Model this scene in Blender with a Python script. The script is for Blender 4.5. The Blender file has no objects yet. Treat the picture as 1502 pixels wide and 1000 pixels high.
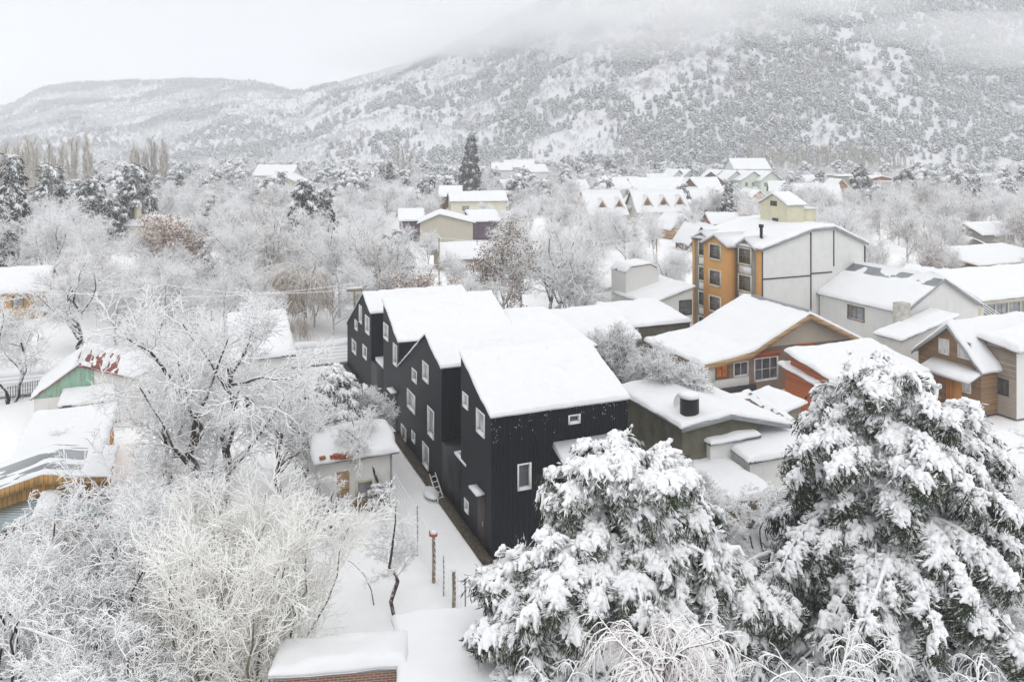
import bpy, math, random
import numpy as np
from math import radians as R, sin, cos, pi

# ------------------------------------------------------------------ camera, world, sun, exposure
sc = bpy.context.scene
C = sc.collection
CAMH, FPX, CX, HY = 20.0, 1168.0, 751.0, 215.0        # camera height, focal length, centre column, horizon row (photo pixels)
cam = bpy.data.cameras.new('camera'); camo = bpy.data.objects.new('camera', cam); C.objects.link(camo)
camo.location = (0, 0, CAMH); camo.rotation_euler = (R(90), 0, 0)
cam.lens = 28.0; cam.sensor_width = 36; cam.shift_y = -(500-HY)/1502.0
cam.clip_start = 0.5; cam.clip_end = 9000
sc.camera = camo

w = bpy.data.worlds.new("World"); sc.world = w; w.use_nodes = True
nt = w.node_tree; N = nt.nodes; Lk = nt.links
bg = N['Background']
sky = N.new('ShaderNodeTexSky'); sky.sky_type = 'NISHITA'; sky.sun_disc = False
sky.sun_elevation = R(55); sky.sun_rotation = R(200); sky.air_density = 1; sky.dust_density = 4
hs = N.new('ShaderNodeHueSaturation'); hs.inputs['Saturation'].default_value = 0.12; hs.inputs['Value'].default_value = 0.9
Lk.new(sky.outputs[0], hs.inputs['Color'])
tc = N.new('ShaderNodeTexCoord'); sx = N.new('ShaderNodeSeparateXYZ'); Lk.new(tc.outputs['Generated'], sx.inputs[0])
rp = N.new('ShaderNodeValToRGB'); Lk.new(sx.outputs['Z'], rp.inputs[0])
rp.color_ramp.elements[0].position = 0.0; rp.color_ramp.elements[0].color = (.655, .665, .685, 1)
rp.color_ramp.elements[1].position = 0.9; rp.color_ramp.elements[1].color = (1, 1, 1, 1)
e = rp.color_ramp.elements.new(0.2); e.color = (.70, .705, .718, 1)
sc_n = N.new('ShaderNodeVectorMath'); sc_n.operation = 'SCALE'; sc_n.inputs['Scale'].default_value = 10.0
Lk.new(rp.outputs[0], sc_n.inputs[0])
mx = N.new('ShaderNodeMix'); mx.data_type = 'RGBA'; mx.inputs[0].default_value = 0.88
Lk.new(hs.outputs[0], mx.inputs[6]); Lk.new(sc_n.outputs[0], mx.inputs[7])
Lk.new(mx.outputs[2], bg.inputs[0]); bg.inputs[1].default_value = 0.1

sl = bpy.data.lights.new('sun', 'SUN'); sl.energy = 0.5; sl.angle = R(25); sl.color = (1, .97, .93)
so = bpy.data.objects.new('sun', sl); C.objects.link(so)
so.rotation_euler = (R(35), 0, R(200-180))
sc.view_settings.view_transform = 'Standard'; sc.view_settings.look = 'None'
sc.view_settings.exposure = 0.42; sc.view_settings.gamma = 1; sc.view_settings.use_curve_mapping = False
cy = sc.cycles
cy.max_bounces = 20; cy.diffuse_bounces = 16; cy.glossy_bounces = 2; cy.transmission_bounces = 2; cy.volume_bounces = 12
cy.transparent_max_bounces = 40; cy.caustics_reflective = False; cy.caustics_refractive = False
cy.use_adaptive_sampling = True; cy.adaptive_threshold = 0.02; cy.use_denoising = True

HAZE, HAZECOL = .00056, (.955, .975, 1.0)
rng = np.random.default_rng(7)
ANG = R(22.3); CA, SA = cos(ANG), sin(ANG)
U = np.array([-SA, CA]); Vv = np.array([CA, SA])

# ------------------------------------------------------------------ places: photo pixel + height (or distance) -> world point
def corner(px, py, z):
    d = (CAMH-z)*FPX/(py-HY); return np.array([(px-CX)/FPX*d, d])
def atd(px, d): return np.array([(px-CX)/FPX*d, d])
def ext_u(O, px):
    k = (px-CX)/FPX; return (O[0]-k*O[1])/(SA+k*CA)
def ext_v(O, px):
    k = (px-CX)/FPX; return (k*O[1]-O[0])/(CA-k*SA)
def zat(d, py): return CAMH-(py-HY)*d/FPX

# ------------------------------------------------------------------ mesh helpers
class MB:
    def __init__(s): s.v = []; s.f = []; s.n = 0
    def add(s, V, F):
        V = np.asarray(V, float).reshape(-1, 3); s.v.append(V)
        if isinstance(F, np.ndarray): F = [F]
        for a in F:
            a = np.atleast_2d(np.asarray(a, np.int64)); s.f.append(a+s.n)
        s.n += len(V)
    def box(s, a, b):
        x0, y0, z0 = a; x1, y1, z1 = b
        V = [(x0,y0,z0),(x1,y0,z0),(x1,y1,z0),(x0,y1,z0),(x0,y0,z1),(x1,y0,z1),(x1,y1,z1),(x0,y1,z1)]
        s.add(V, np.array([[0,3,2,1],[4,5,6,7],[0,1,5,4],[1,2,6,5],[2,3,7,6],[3,0,4,7]]))
    def hexa(s, P):   # 8 points, bottom ring then top ring
        s.add(P, np.array([[0,3,2,1],[4,5,6,7],[0,1,5,4],[1,2,6,5],[2,3,7,6],[3,0,4,7]]))
    def beam(s, p, q, r, S=6, r1=None):
        P = np.array([[p, q]], float); s.tubes(P, np.array([[r, r if r1 is None else r1]]), S)
    def tubes(s, P, rad, S=4, heap=0.0):
        P = np.asarray(P, float); n, K, _ = P.shape
        T = np.empty_like(P); T[:, 1:-1] = P[:, 2:]-P[:, :-2]; T[:, 0] = P[:, 1]-P[:, 0]; T[:, -1] = P[:, -1]-P[:, -2]
        T /= np.linalg.norm(T, axis=2, keepdims=True)+1e-9
        a = np.zeros((n, 1, 3)); a[..., 2] = 1
        vert = np.abs((P[:, -1]-P[:, 0])[:, 2])/(np.linalg.norm(P[:, -1]-P[:, 0], axis=1)+1e-9) > .93
        a[vert] = (0, 1, 0)
        B = np.cross(T, np.broadcast_to(a, T.shape)); B /= np.linalg.norm(B, axis=2, keepdims=True)+1e-9
        Nn = np.cross(B, T)
        th = np.arange(S)*2*pi/S+pi/2
        ring = (np.cos(th)[None, None, :, None]*B[:, :, None]+np.sin(th)[None, None, :, None]*Nn[:, :, None])*rad[:, :, None, None]
        if heap: ring[..., 2] += np.maximum(ring[..., 2], 0)*heap
        V = P[:, :, None]+ring
        i = np.arange(n)[:, None, None]*K*S+np.arange(K-1)[None, :, None]*S+np.arange(S)[None, None, :]
        j = i-np.arange(S)+(np.arange(S)+1) % S
        F = np.stack([i, i+S, j+S, j], -1).reshape(-1, 4)
        fl = [F]
        if S > 4:
            e = np.arange(n)[:, None]*K*S+(K-1)*S+np.arange(S)[None, :]
            fl.append(e)
        s.add(V.reshape(-1, 3), fl)
    def build(s, name, mat, parent=None, smooth=False):
        me = mesh_from(name, s.v, s.f, smooth)
        for m in (mat if isinstance(mat, (list, tuple)) else [mat]): me.materials.append(m)
        o = bpy.data.objects.new(name, me); C.objects.link(o)
        if parent is not None: o.parent = parent
        return o

def mesh_from(name, vl, fl, smooth):
    me = bpy.data.meshes.new(name)
    V = np.concatenate(vl).astype(np.float32)
    me.vertices.add(len(V)); me.vertices.foreach_set('co', V.ravel())
    idx = np.concatenate([f.ravel() for f in fl]).astype(np.int32)
    cnt = np.concatenate([np.full(len(f), f.shape[1]) for f in fl]).astype(np.int32)
    me.loops.add(len(idx)); me.loops.foreach_set('vertex_index', idx)
    me.polygons.add(len(cnt)); st = np.concatenate([[0], np.cumsum(cnt)[:-1]]).astype(np.int32)
    me.polygons.foreach_set('loop_start', st); me.polygons.foreach_set('loop_total', cnt)
    if smooth: me.polygons.foreach_set('use_smooth', np.ones(len(cnt), bool))
    me.update(calc_edges=True); return me

def tag(o, label=None, cat=None, group=None, kind=None):
    if label: o['label'] = label
    if cat: o['category'] = cat
    if group: o['group'] = group
    if kind: o['kind'] = kind
    return o
def empty(name, x, y, z=0, rz=0):
    o = bpy.data.objects.new(name, None); C.objects.link(o)
    o.location = (x, y, z); o.rotation_euler = (0, 0, rz); o.empty_display_size = .5; return o
def copy_tree(o, parent=None):
    c = o.copy(); C.objects.link(c)
    if parent is not None: c.parent = parent
    for ch in list(o.children): copy_tree(ch, c)
    return c

# value noise, vectorised
_perm = np.random.default_rng(3).random((256, 256))
def vnoise(x, y):
    x = np.asarray(x, float); y = np.asarray(y, float)
    xi = np.floor(x).astype(int); yi = np.floor(y).astype(int); fx = x-xi; fy = y-yi
    fx = fx*fx*(3-2*fx); fy = fy*fy*(3-2*fy)
    g = lambda a, b: _perm[a % 256, b % 256]
    return (g(xi, yi)*(1-fx)+g(xi+1, yi)*fx)*(1-fy)+(g(xi, yi+1)*(1-fx)+g(xi+1, yi+1)*fx)*fy
def fbm(x, y, o=4):
    s = 0; a = 1; t = 0
    for k in range(o): s = s+a*vnoise(x*2**k+17.3*k, y*2**k+9.1*k); t += a; a *= .5
    return s/t

# ------------------------------------------------------------------ materials
def M(name, rough=.7, spec=.3):
    m = bpy.data.materials.new(name); m.use_nodes = True
    n = m.node_tree.nodes; b = n['Principled BSDF']
    b.inputs['Roughness'].default_value = rough; b.inputs['Specular IOR Level'].default_value = spec
    return m, n, m.node_tree.links, b
def noise(n, l, scale, detail=3, vec=None, rough=.5):
    t = n.new('ShaderNodeTexNoise'); t.inputs['Scale'].default_value = scale; t.inputs['Detail'].default_value = detail
    t.inputs['Roughness'].default_value = rough
    if vec is not None: l.new(vec, t.inputs['Vector'])
    return t.outputs[0]
def ramp(n, l, src, a, ca, b, cb):
    r = n.new('ShaderNodeValToRGB'); l.new(src, r.inputs[0])
    r.color_ramp.elements[0].position = a; r.color_ramp.elements[0].color = (*ca, 1)
    r.color_ramp.elements[1].position = b; r.color_ramp.elements[1].color = (*cb, 1)
    return r.outputs[0]
def math_(n, l, op, a, b=None, c=None):
    m = n.new('ShaderNodeMath'); m.operation = op
    for k, x in enumerate((a, b, c)):
        if x is None: continue
        if isinstance(x, (int, float)): m.inputs[k].default_value = x
        else: l.new(x, m.inputs[k])
    return m.outputs[0]
def mixc(n, l, f, a, b):
    m = n.new('ShaderNodeMix'); m.data_type = 'RGBA'
    if isinstance(f, (int, float)): m.inputs[0].default_value = f
    else: l.new(f, m.inputs[0])
    for k, x in ((6, a), (7, b)):
        if isinstance(x, tuple): m.inputs[k].default_value = (*x, 1)
        else: l.new(x, m.inputs[k])
    return m.outputs[2]
def bump(n, l, b, h, strength=.5, dist=.02):
    t = n.new('ShaderNodeBump'); t.inputs['Strength'].default_value = strength; t.inputs['Distance'].default_value = dist
    l.new(h, t.inputs['Height']); l.new(t.outputs[0], b.inputs['Normal'])
def ocoord(n): return n.new('ShaderNodeTexCoord').outputs['Object']
def stretch(n, l, vec, s):
    m = n.new('ShaderNodeMapping'); m.inputs['Scale'].default_value = s; l.new(vec, m.inputs[0]); return m.outputs[0]
def sepxyz(n, l, v):
    s = n.new('ShaderNodeSeparateXYZ'); l.new(v, s.inputs[0]); return s.outputs

SNOW = (.80, .81, .828)
def m_snow(name='snow', bs=.5, d=.05, col=SNOW):
    m, n, l, b = M(name, .75, .25); v = ocoord(n)
    a = noise(n, l, 1.3, 6, v, .6)
    c = ramp(n, l, a, .3, tuple(x*.965 for x in col), .7, col); l.new(c, b.inputs['Base Color'])
    h = noise(n, l, 4.0, 6, v, .65); bump(n, l, b, h, bs, d); return m
snow = m_snow(); snow_tree = m_snow('tree_snow', .6, .05, (.93, .935, .95))

def m_frost(name, bark, thr=-.1, wid=.35, snowc=(.95, .955, .965), nz=.35):
    m, n, l, b = M(name, .85, .15)
    g = n.new('ShaderNodeNewGeometry'); z = sepxyz(n, l, g.outputs['Normal'])[2]
    v = ocoord(n); q = noise(n, l, 7, 3, v, .6)
    f = math_(n, l, 'MULTIPLY_ADD', math_(n, l, 'SUBTRACT', q, .5), nz*2, z)
    mr = n.new('ShaderNodeMapRange'); mr.inputs[1].default_value = thr-wid/2; mr.inputs[2].default_value = thr+wid/2; l.new(f, mr.inputs[0])
    oi = n.new('ShaderNodeObjectInfo').outputs['Random']
    vb = math_(n, l, 'MULTIPLY_ADD', oi, .7, .65)
    q2 = noise(n, l, 3, 3, v)
    bc = ramp(n, l, q2, .3, tuple(x*.6 for x in bark), .7, bark)
    sc_ = n.new('ShaderNodeVectorMath'); sc_.operation = 'SCALE'; l.new(bc, sc_.inputs[0]); l.new(vb, sc_.inputs['Scale'])
    l.new(mixc(n, l, mr.outputs[0], sc_.outputs[0], snowc), b.inputs['Base Color']); return m
frost = m_frost('frosted_twigs', (.3, .265, .24), -.6)
frost_grey = m_frost('frosted_grey_twigs', (.25, .22, .2), -.42)
frost_brown = m_frost('frosted_brown_twigs', (.36, .27, .21), -.25)
frost_cream = m_frost('frosted_cream_twigs', (.68, .64, .54), -.5, .6, (.95, .948, .935))
frost_red = m_frost('frosted_red_twigs', (.36, .2, .14), -.25)
bark = m_frost('snowy_bark', (.075, .058, .048), .3, .4, nz=.5)
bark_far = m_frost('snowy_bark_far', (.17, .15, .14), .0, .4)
poplar = m_frost('poplar_twigs', (.5, .43, .33), .3, .6)
brownleaf = m_frost('dry_brown_leaves', (.36, .21, .13), .55, .4, nz=.6)
needle = m_frost('green_needles', (.05, .066, .035), .62, .5, nz=.9)
needle_far = m_frost('dark_needles', (.028, .04, .034), .75, .45, nz=.8)

def m_plaster(name, col, var=.12, streak=.35, dirt=(.25, .24, .2)):
    m, n, l, b = M(name, .85, .15); v = ocoord(n)
    a = noise(n, l, 1.2, 5, v); c = ramp(n, l, a, .3, tuple(x*(1-var) for x in col), .7, col)
    s = noise(n, l, 2.2, 5, stretch(n, l, v, (1.6, 1.6, .18)), .7)
    mr = n.new('ShaderNodeMapRange'); mr.inputs[1].default_value = .55; mr.inputs[2].default_value = .8; mr.inputs[4].default_value = streak; l.new(s, mr.inputs[0])
    l.new(mixc(n, l, mr.outputs[0], c, dirt), b.inputs['Base Color'])
    bump(n, l, b, noise(n, l, 18, 4, v), .25, .02); return m
def m_planks(name, col, width=.15, axis='z', rough=.75):
    m, n, l, b = M(name, rough, .2); v = ocoord(n); x, y, z = sepxyz(n, l, v)
    t = z if axis == 'z' else math_(n, l, 'ADD', x, y)
    q = math_(n, l, 'DIVIDE', t, width); fr = math_(n, l, 'FRACT', q); fl = math_(n, l, 'FLOOR', q)
    wn = n.new('ShaderNodeTexWhiteNoise'); wn.noise_dimensions = '1D'; l.new(fl, wn.inputs['W'])
    gap = math_(n, l, 'LESS_THAN', fr, .1)
    a = noise(n, l, 3, 4, stretch(n, l, v, (1, 1, 8) if axis == 'z' else (8, 8, 1)))
    k = math_(n, l, 'MULTIPLY_ADD', wn.outputs[0], .35, math_(n, l, 'MULTIPLY_ADD', a, .6, .5))
    k = math_(n, l, 'MULTIPLY', k, math_(n, l, 'SUBTRACT', 1, math_(n, l, 'MULTIPLY', gap, .65)))
    sc_ = n.new('ShaderNodeVectorMath'); sc_.operation = 'SCALE'; sc_.inputs[0].default_value = col; l.new(k, sc_.inputs['Scale'])
    l.new(sc_.outputs[0], b.inputs['Base Color']); bump(n, l, b, math_(n, l, 'MINIMUM', fr, .3), .6, .03); return m
def m_brick(name, c1, c2, mort=(.42, .4, .37), scale=1.0):
    m, n, l, b = M(name, .9, .1); v = ocoord(n); x, y, z = sepxyz(n, l, v)
    cb = n.new('ShaderNodeCombineXYZ'); l.new(math_(n, l, 'ADD', x, y), cb.inputs[0]); l.new(z, cb.inputs[1])
    t = n.new('ShaderNodeTexBrick'); l.new(cb.outputs[0], t.inputs['Vector'])
    t.inputs['Color1'].default_value = (*c1, 1); t.inputs['Color2'].default_value = (*c2, 1); t.inputs['Mortar'].default_value = (*mort, 1)
    t.inputs['Scale'].default_value = scale; t.inputs['Brick Width'].default_value = .26; t.inputs['Row Height'].default_value = .085
    t.inputs['Mortar Size'].default_value = .012
    a = noise(n, l, 1.5, 5, v); l.new(mixc(n, l, math_(n, l, 'MULTIPLY', a, .5), t.outputs[0], tuple(x*.55 for x in c1)), b.inputs['Base Color'])
    bump(n, l, b, t.outputs['Fac'], -.4, .01); return m
def m_corr(name, col, pitch=.12, rough=.45, snowdots=0.0, rust=None, var=.2, dist=.03, spec=.5):
    m, n, l, b = M(name, rough, spec); v = ocoord(n); x, y, z = sepxyz(n, l, v)
    t = math_(n, l, 'ADD', x, y); s = math_(n, l, 'SINE', math_(n, l, 'MULTIPLY', t, 2*pi/pitch))
    a = noise(n, l, .8, 5, v)
    c = ramp(n, l, a, .3, tuple(q*(1-var) for q in col), .7, tuple(q*(1+var) for q in col))
    if rust:
        r = noise(n, l, 2.0, 6, stretch(n, l, v, (1.5, 1.5, .4)), .7)
        mr = n.new('ShaderNodeMapRange'); mr.inputs[1].default_value = .5; mr.inputs[2].default_value = .66; l.new(r, mr.inputs[0])
        c = mixc(n, l, mr.outputs[0], c, rust)
    if snowdots:
        vo = n.new('ShaderNodeTexVoronoi'); vo.inputs['Scale'].default_value = 10; l.new(stretch(n, l, v, (1, 1, 1)), vo.inputs['Vector'])
        d = math_(n, l, 'LESS_THAN', vo.outputs['Distance'], math_(n, l, 'MULTIPLY', noise(n, l, .9, 3, v), .36))
        hz = n.new('ShaderNodeMapRange'); hz.inputs[1].default_value = 4.2; hz.inputs[2].default_value = 7; l.new(z, hz.inputs[0])
        k = noise(n, l, 2.3, 2, v); k = math_(n, l, 'LESS_THAN', k, math_(n, l, 'MULTIPLY_ADD', hz.outputs[0], .28, .24))
        f = math_(n, l, 'MULTIPLY', math_(n, l, 'MULTIPLY', d, k), snowdots)
        c = mixc(n, l, f, c, (.8, .82, .85))
    l.new(c, b.inputs['Base Color']); bump(n, l, b, s, .7, dist); return m
def m_flat(name, col, rough=.6, spec=.3, var=.1, ns=3):
    m, n, l, b = M(name, rough, spec); v = ocoord(n)
    l.new(ramp(n, l, noise(n, l, ns, 4, v), .3, tuple(x*(1-var) for x in col), .7, tuple(min(1, x*(1+var)) for x in col)), b.inputs['Base Color']); return m
def m_glass(name, col=(.1, .11, .12)):
    m, n, l, b = M(name, .08, .8); v = ocoord(n)
    l.new(ramp(n, l, noise(n, l, .9, 3, v), .35, tuple(x*.5 for x in col), .65, tuple(x*1.4 for x in col)), b.inputs['Base Color'])
    bump(n, l, b, noise(n, l, 1.2, 1, v), .05, .02); return m

black = m_corr('black_corrugated_metal', (.0052, .007, .012), .13, .5, 0, None, .15, .02, .22)
black_dots = m_corr('black_corrugated_metal_with_snow', (.0052, .007, .012), .13, .5, 1, None, .15, .02, .22)
white_trim = m_flat('white_trim', (.78, .78, .77), .5)
glass_sky = m_glass('sky_reflection_glass', (.42, .44, .46)); glass = m_glass('dark_glass'); glass_mid = m_glass('mid_glass', (.22, .23, .24))  # palest panes have the reflected sky put into their base colour
white_wall = m_plaster('white_plaster', (.74, .74, .72), .08, .3); cream_wall = m_plaster('cream_plaster', (.66, .63, .5), .08, .3)
white_clean = m_plaster('clean_white_plaster', (.72, .72, .7), .05, .12)
beige_wall = m_plaster('beige_plaster', (.52, .48, .4), .08, .2); orange_wall = m_plaster('orange_plaster', (.62, .33, .12), .08, .12)
yellow_tower = m_plaster('pale_yellow_plaster', (.66, .63, .47), .1, .45); grey_wall = m_plaster('grey_concrete', (.3, .28, .25), .25, .5)
moss_wall = m_plaster('mossy_concrete', (.17, .16, .12), .45, .8, (.07, .07, .045)); green_pl = m_plaster('pale_green_plaster', (.6, .66, .57), .08, .1)
pink_wall = m_plaster('dusty_pink_render', (.42, .33, .28), .15, .3)
brick = m_brick('brown_brick', (.27, .17, .11), (.2, .13, .09)); brick_red = m_brick('red_brick', (.27, .13, .08), (.2, .1, .07))
stone = m_brick('pale_stone_brick', (.42, .34, .28), (.34, .28, .24))
wood_dark = m_planks('dark_wood', (.16, .1, .06), .16); wood_brown = m_planks('brown_wood', (.26, .165, .095), .16)
wood_red = m_planks('red_stained_wood', (.42, .13, .055), .18); wood_grey = m_planks('weathered_grey_wood', (.3, .25, .2), .2)
wood_orange = m_planks('orange_wood', (.58, .27, .08), .18, 'x'); wood_yellow = m_planks('honey_wood', (.5, .3, .12), .2, 'x')
wood_fascia = m_planks('pale_fascia_wood', (.45, .3, .17), .5); purple = m_corr('purple_sheet', (.13, .09, .12), .3)
green_sheet = m_corr('green_painted_sheet', (.27, .46, .36), .3, .6, 0, (.3, .2, .13), .1)
red_roof = m_corr('rusty_red_roof_sheet', (.28, .07, .06), .22, .6, 0, (.2, .1, .06)); grey_roof = m_corr('grey_roof_sheet', (.3, .32, .34), .25, .4)
blue_roof = m_corr('blue_grey_roof_sheet', (.3, .36, .38), .28, .35); dark_roof = m_flat('dark_roof', (.09, .09, .1), .8, .2, .3)
brown_roof = m_corr('rusty_brown_roof_sheet', (.2, .11, .08), .22, .7); trim_grey = m_flat('grey_metal_trim', (.32, .33, .34), .5)
trim_dark = m_flat('dark_metal_trim', (.06, .05, .05), .6); soil = m_flat('dark_wet_soil', (.09, .075, .06), .9, .1, .5, 6)
black_tin = m_flat('black_tin', (.02, .02, .024), .5); post_wood = m_planks('weathered_post_wood', (.36, .28, .2), .6)
red_mat = m_flat('red_paint', (.5, .08, .05), .6); curtain = m_flat('curtain_cloth', (.6, .6, .58), .9)
orange_cloth = m_flat('orange_curtain', (.6, .2, .06), .9, .1, .4, 9); tarp = m_flat('black_tarp', (.02, .022, .03), .5, .4, .3)
concrete = m_flat('concrete_post', (.5, .49, .44), .9, .1, .2)

# ------------------------------------------------------------------ building kit
class B:
    """local x runs right (front wall), local y runs away from the camera (left wall)"""
    def __init__(s, name, label, cat, O, W, L, axis, prof, wall, roof=dark_roof, z0=0, oh=.3, st=.22, group=None,
                 wins=(), bare=None, res=.5, rot=ANG, trim=None, facades=None, snowmat=None, rt=.14, seed=0, front=None, crisp=False):
        s.crisp = crisp
        s.W, s.L, s.axis, s.prof, s.z0 = W, L, axis, prof, z0; s.seed = seed
        s.root = empty(name, O[0], O[1], 0, rot); tag(s.root, label, cat, group)
        s.O = O; s.rot = rot
        s.px = np.array([p for p, _ in prof]); s.pz = np.array([z for _, z in prof])
        s.wins = wins
        mb = MB(); mf = MB() if front is not None else mb
        for f in ('front', 'left', 'right', 'back'): s.wall(mf if f == 'front' else mb, f)
        mb.build('wall', wall, s.root)
        if front is not None: mf.build('front_wall', front, s.root)
        s.roof(roof, oh, rt)
        if st > 0: s.snow(oh+.06, st, rt, bare, res, snowmat or snow)
        for wdw in wins: s.window(*wdw)
    def zf(s, t):
        t = np.asarray(t, float); p, z = s.px, s.pz
        r = np.interp(t, p, z)
        a = (z[1]-z[0])/(p[1]-p[0]); b_ = (z[-1]-z[-2])/(p[-1]-p[-2])
        r = np.where(t < p[0], z[0]+a*(t-p[0]), r); return np.where(t > p[-1], z[-1]+b_*(t-p[-1]), r)
    def mp(s, face, q, z, d=0):
        if face == 'front': return (q, -d, z)
        if face == 'left': return (-d, q, z)
        if face == 'right': return (s.W+d, q, z)
        return (q, s.L+d, z)
    def top(s, face, q):
        if face in ('front', 'back'):
            return s.zf(q) if s.axis == 'x' else s.zf(0 if face == 'front' else s.L)
        return s.zf(q) if s.axis == 'y' else s.zf(0 if face == 'left' else s.W)
    def wall(s, mb, face):
        ln = s.W if face in ('front', 'back') else s.L
        hs = [(wn[1], wn[2], wn[1]+wn[3], wn[2]+wn[4]) for wn in s.wins if wn[0] == face]
        br = {0.0, float(ln)}
        if (s.axis == 'x') == (face in ('front', 'back')): br |= {float(p) for p in s.px if 0 < p < ln}
        for h in hs: br |= {h[0], h[2]}
        br = sorted(br)
        for a, b in zip(br[:-1], br[1:]):
            if b-a < 1e-4: continue
            mid = (a+b)/2; cut = sorted((h[1], h[3]) for h in hs if h[0] < mid < h[2])
            z = s.z0
            for c0, c1 in cut:
                mb.add([s.mp(face, a, z), s.mp(face, b, z), s.mp(face, b, c0), s.mp(face, a, c0)], np.array([[0, 1, 2, 3]])); z = c1
            mb.add([s.mp(face, a, z), s.mp(face, b, z), s.mp(face, b, float(s.top(face, b))), s.mp(face, a, float(s.top(face, a)))], np.array([[0, 1, 2, 3]]))
    def roof(s, mat, oh, t):
        mb = MB(); p = list(s.px); p[0] -= oh; p[-1] += oh
        lo, hi = -oh, (s.L if s.axis == 'x' else s.W)+oh
        g = .004
        for a, b in zip(p[:-1], p[1:]):
            za, zb = float(s.zf(a))+g, float(s.zf(b))+g
            if s.axis == 'x': P = [(a,lo,za),(b,lo,zb),(b,hi,zb),(a,hi,za)]
            else: P = [(lo,a,za),(hi,a,za),(hi,b,zb),(lo,b,zb)]
            mb.hexa(P+[(x, y, z+t) for x, y, z in P])
        return mb.build('roof', mat, s.root)
    def snow(s, oh, T, rt, bare, res, mat):
        def axis_pts(lo, hi, extra=()):
            n = max(2, int((hi-lo)/res)); base = list(np.linspace(lo, hi, n+1))
            e = [.02, .06, .13, .24, .4]
            pts = sorted(set(round(q, 4) for q in base+[lo+x for x in e]+[hi-x for x in e]+list(extra) if lo <= q <= hi))
            out = [pts[0]]
            for q in pts[1:]:
                if q-out[-1] > .015: out.append(q)
            return np.array(out)
        al = axis_pts(-oh, (s.L if s.axis == 'x' else s.W)+oh)
        ac = axis_pts(s.px[0]-oh, s.px[-1]+oh, list(s.px[1:-1]))
        X, Y = (np.meshgrid(ac, al, indexing='ij') if s.axis == 'x' else np.meshgrid(al, ac, indexing='ij'))
        A = X if s.axis == 'x' else Y
        base = s.zf(A)+rt
        x0, x1, y0, y1 = X.min(), X.max(), Y.min(), Y.max()
        wx, wy = X+s.O[0]*3.1+s.seed, Y+s.O[1]*2.7
        ed = np.minimum(np.minimum(X-x0, x1-X), np.minimum(Y-y0, y1-Y))
        rr = .3*min(1, T/.22)*(.55 if s.crisp else 1); q = np.clip(ed/rr, 0, 1); prof = np.sqrt(np.clip(1-(1-q)**2, 0, 1))
        nz = (fbm(wx*.8, wy*.8, 4)-.5)*.22*T/.22+(fbm(wx*3, wy*3, 2)-.5)*.05
        th = T*prof*(1+.25*(fbm(wx*1.7+40, wy*1.7, 3)-.5))+nz*prof
        if s.crisp:
            gq = np.exp(-((fbm(wx*.35+11, wy*.9+s.seed, 3)-.5)/.010)**2)*np.clip((vnoise(wx*.4+3, wy*.4)-.45)*6, 0, 1)
            th = th-gq*.07*prof
            for q_ in range(5):
                a_, b_ = x0+(x1-x0)*((q_*.37+.17*s.seed) % 1), y0+(y1-y0)*((q_*.61+.23) % 1); th = th-.05*np.exp(-((X-a_)**2/.12+(Y-b_)**2/.03))
        if bare is not None:
            k = bare(X, Y, wx, wy); th = np.where(k > 0, np.clip(.05-k*.3, -.05, th), th)
        jk = .12 if s.crisp else .3; jx = (fbm(wx*1.3+5, wy*1.3, 3)-.5)*jk; jy = (fbm(wx*1.3, wy*1.3+9, 3)-.5)*jk
        f = np.clip(1-ed/.5, 0, 1)
        Xs = X+np.where((X-x0 < .5) | (x1-X < .5), jx, 0)*f; Ys = Y+np.where((Y-y0 < .5) | (y1-Y < .5), jy, 0)*f
        Z = base+th
        nx, ny = X.shape
        V = np.stack([Xs, Ys, Z], -1).reshape(-1, 3)
        i = (np.arange(nx-1)[:, None]*ny+np.arange(ny-1)[None]).ravel()
        F = np.stack([i, i+ny, i+ny+1, i+1], -1)
        # skirt down to the roof
        bi = np.concatenate([np.arange(nx)*ny, (nx-1)*ny+np.arange(1, ny), (np.arange(nx-2, -1, -1))*ny+ny-1, np.arange(ny-2, 0, -1)])
        SV = V[bi].copy(); SV[:, 2] = base.reshape(-1)[bi]-.05
        nb = len(bi); k = np.arange(nb); k2 = (k+1) % nb
        F2 = np.stack([bi[k], k+len(V), k2+len(V), bi[k2]], -1)
        mb = MB(); mb.add(np.concatenate([V, SV]), [F, F2[:, ::-1]]); mb.build('snow_cover', mat, s.root, True)
    def window(s, face, q, z, w_, h, style='white', mull=1, rows=1, lab=None):
        fm, gm, dep, fw = {'white': (white_trim, glass_sky, .2, .07), 'brown': (wood_brown, glass_mid, .06, .08), 'dark': (trim_dark, glass, .08, .06),
              'pale': (white_trim, glass, .06, .09), 'shed': (white_trim, glass, .03, .05), 'orange': (wood_brown, orange_cloth, .08, .1),
              'deep': (white_trim, glass, .28, .06), 'cream': (cream_wall, glass_mid, .05, .16), 'wide': (trim_grey, glass_mid, .08, .07), 'curtain': (white_trim, curtain, .06, .06)}[style]
        pr = .03
        mb = MB()
        def bar(a0, z0, a1, z1, d0, d1):
            P = [s.mp(face, a0, z0, d0), s.mp(face, a1, z0, d0), s.mp(face, a1, z0, d1), s.mp(face, a0, z0, d1),
                 s.mp(face, a0, z1, d0), s.mp(face, a1, z1, d0), s.mp(face, a1, z1, d1), s.mp(face, a0, z1, d1)]
            mb.hexa(P)
        o = .015
        bar(q-o, z-o, q+fw, z+h+o, -dep, pr); bar(q+w_-fw, z-o, q+w_+o, z+h+o, -dep, pr)
        bar(q+fw, z-o, q+w_-fw, z+fw, -dep, pr+.02); bar(q+fw, z+h-fw, q+w_-fw, z+h+o, -dep, pr)
        for k in range(1, mull):
            c = q+w_*k/mull; bar(c-.025, z+fw, c+.025, z+h-fw, -dep*.6, -dep*.3+.01)
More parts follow.
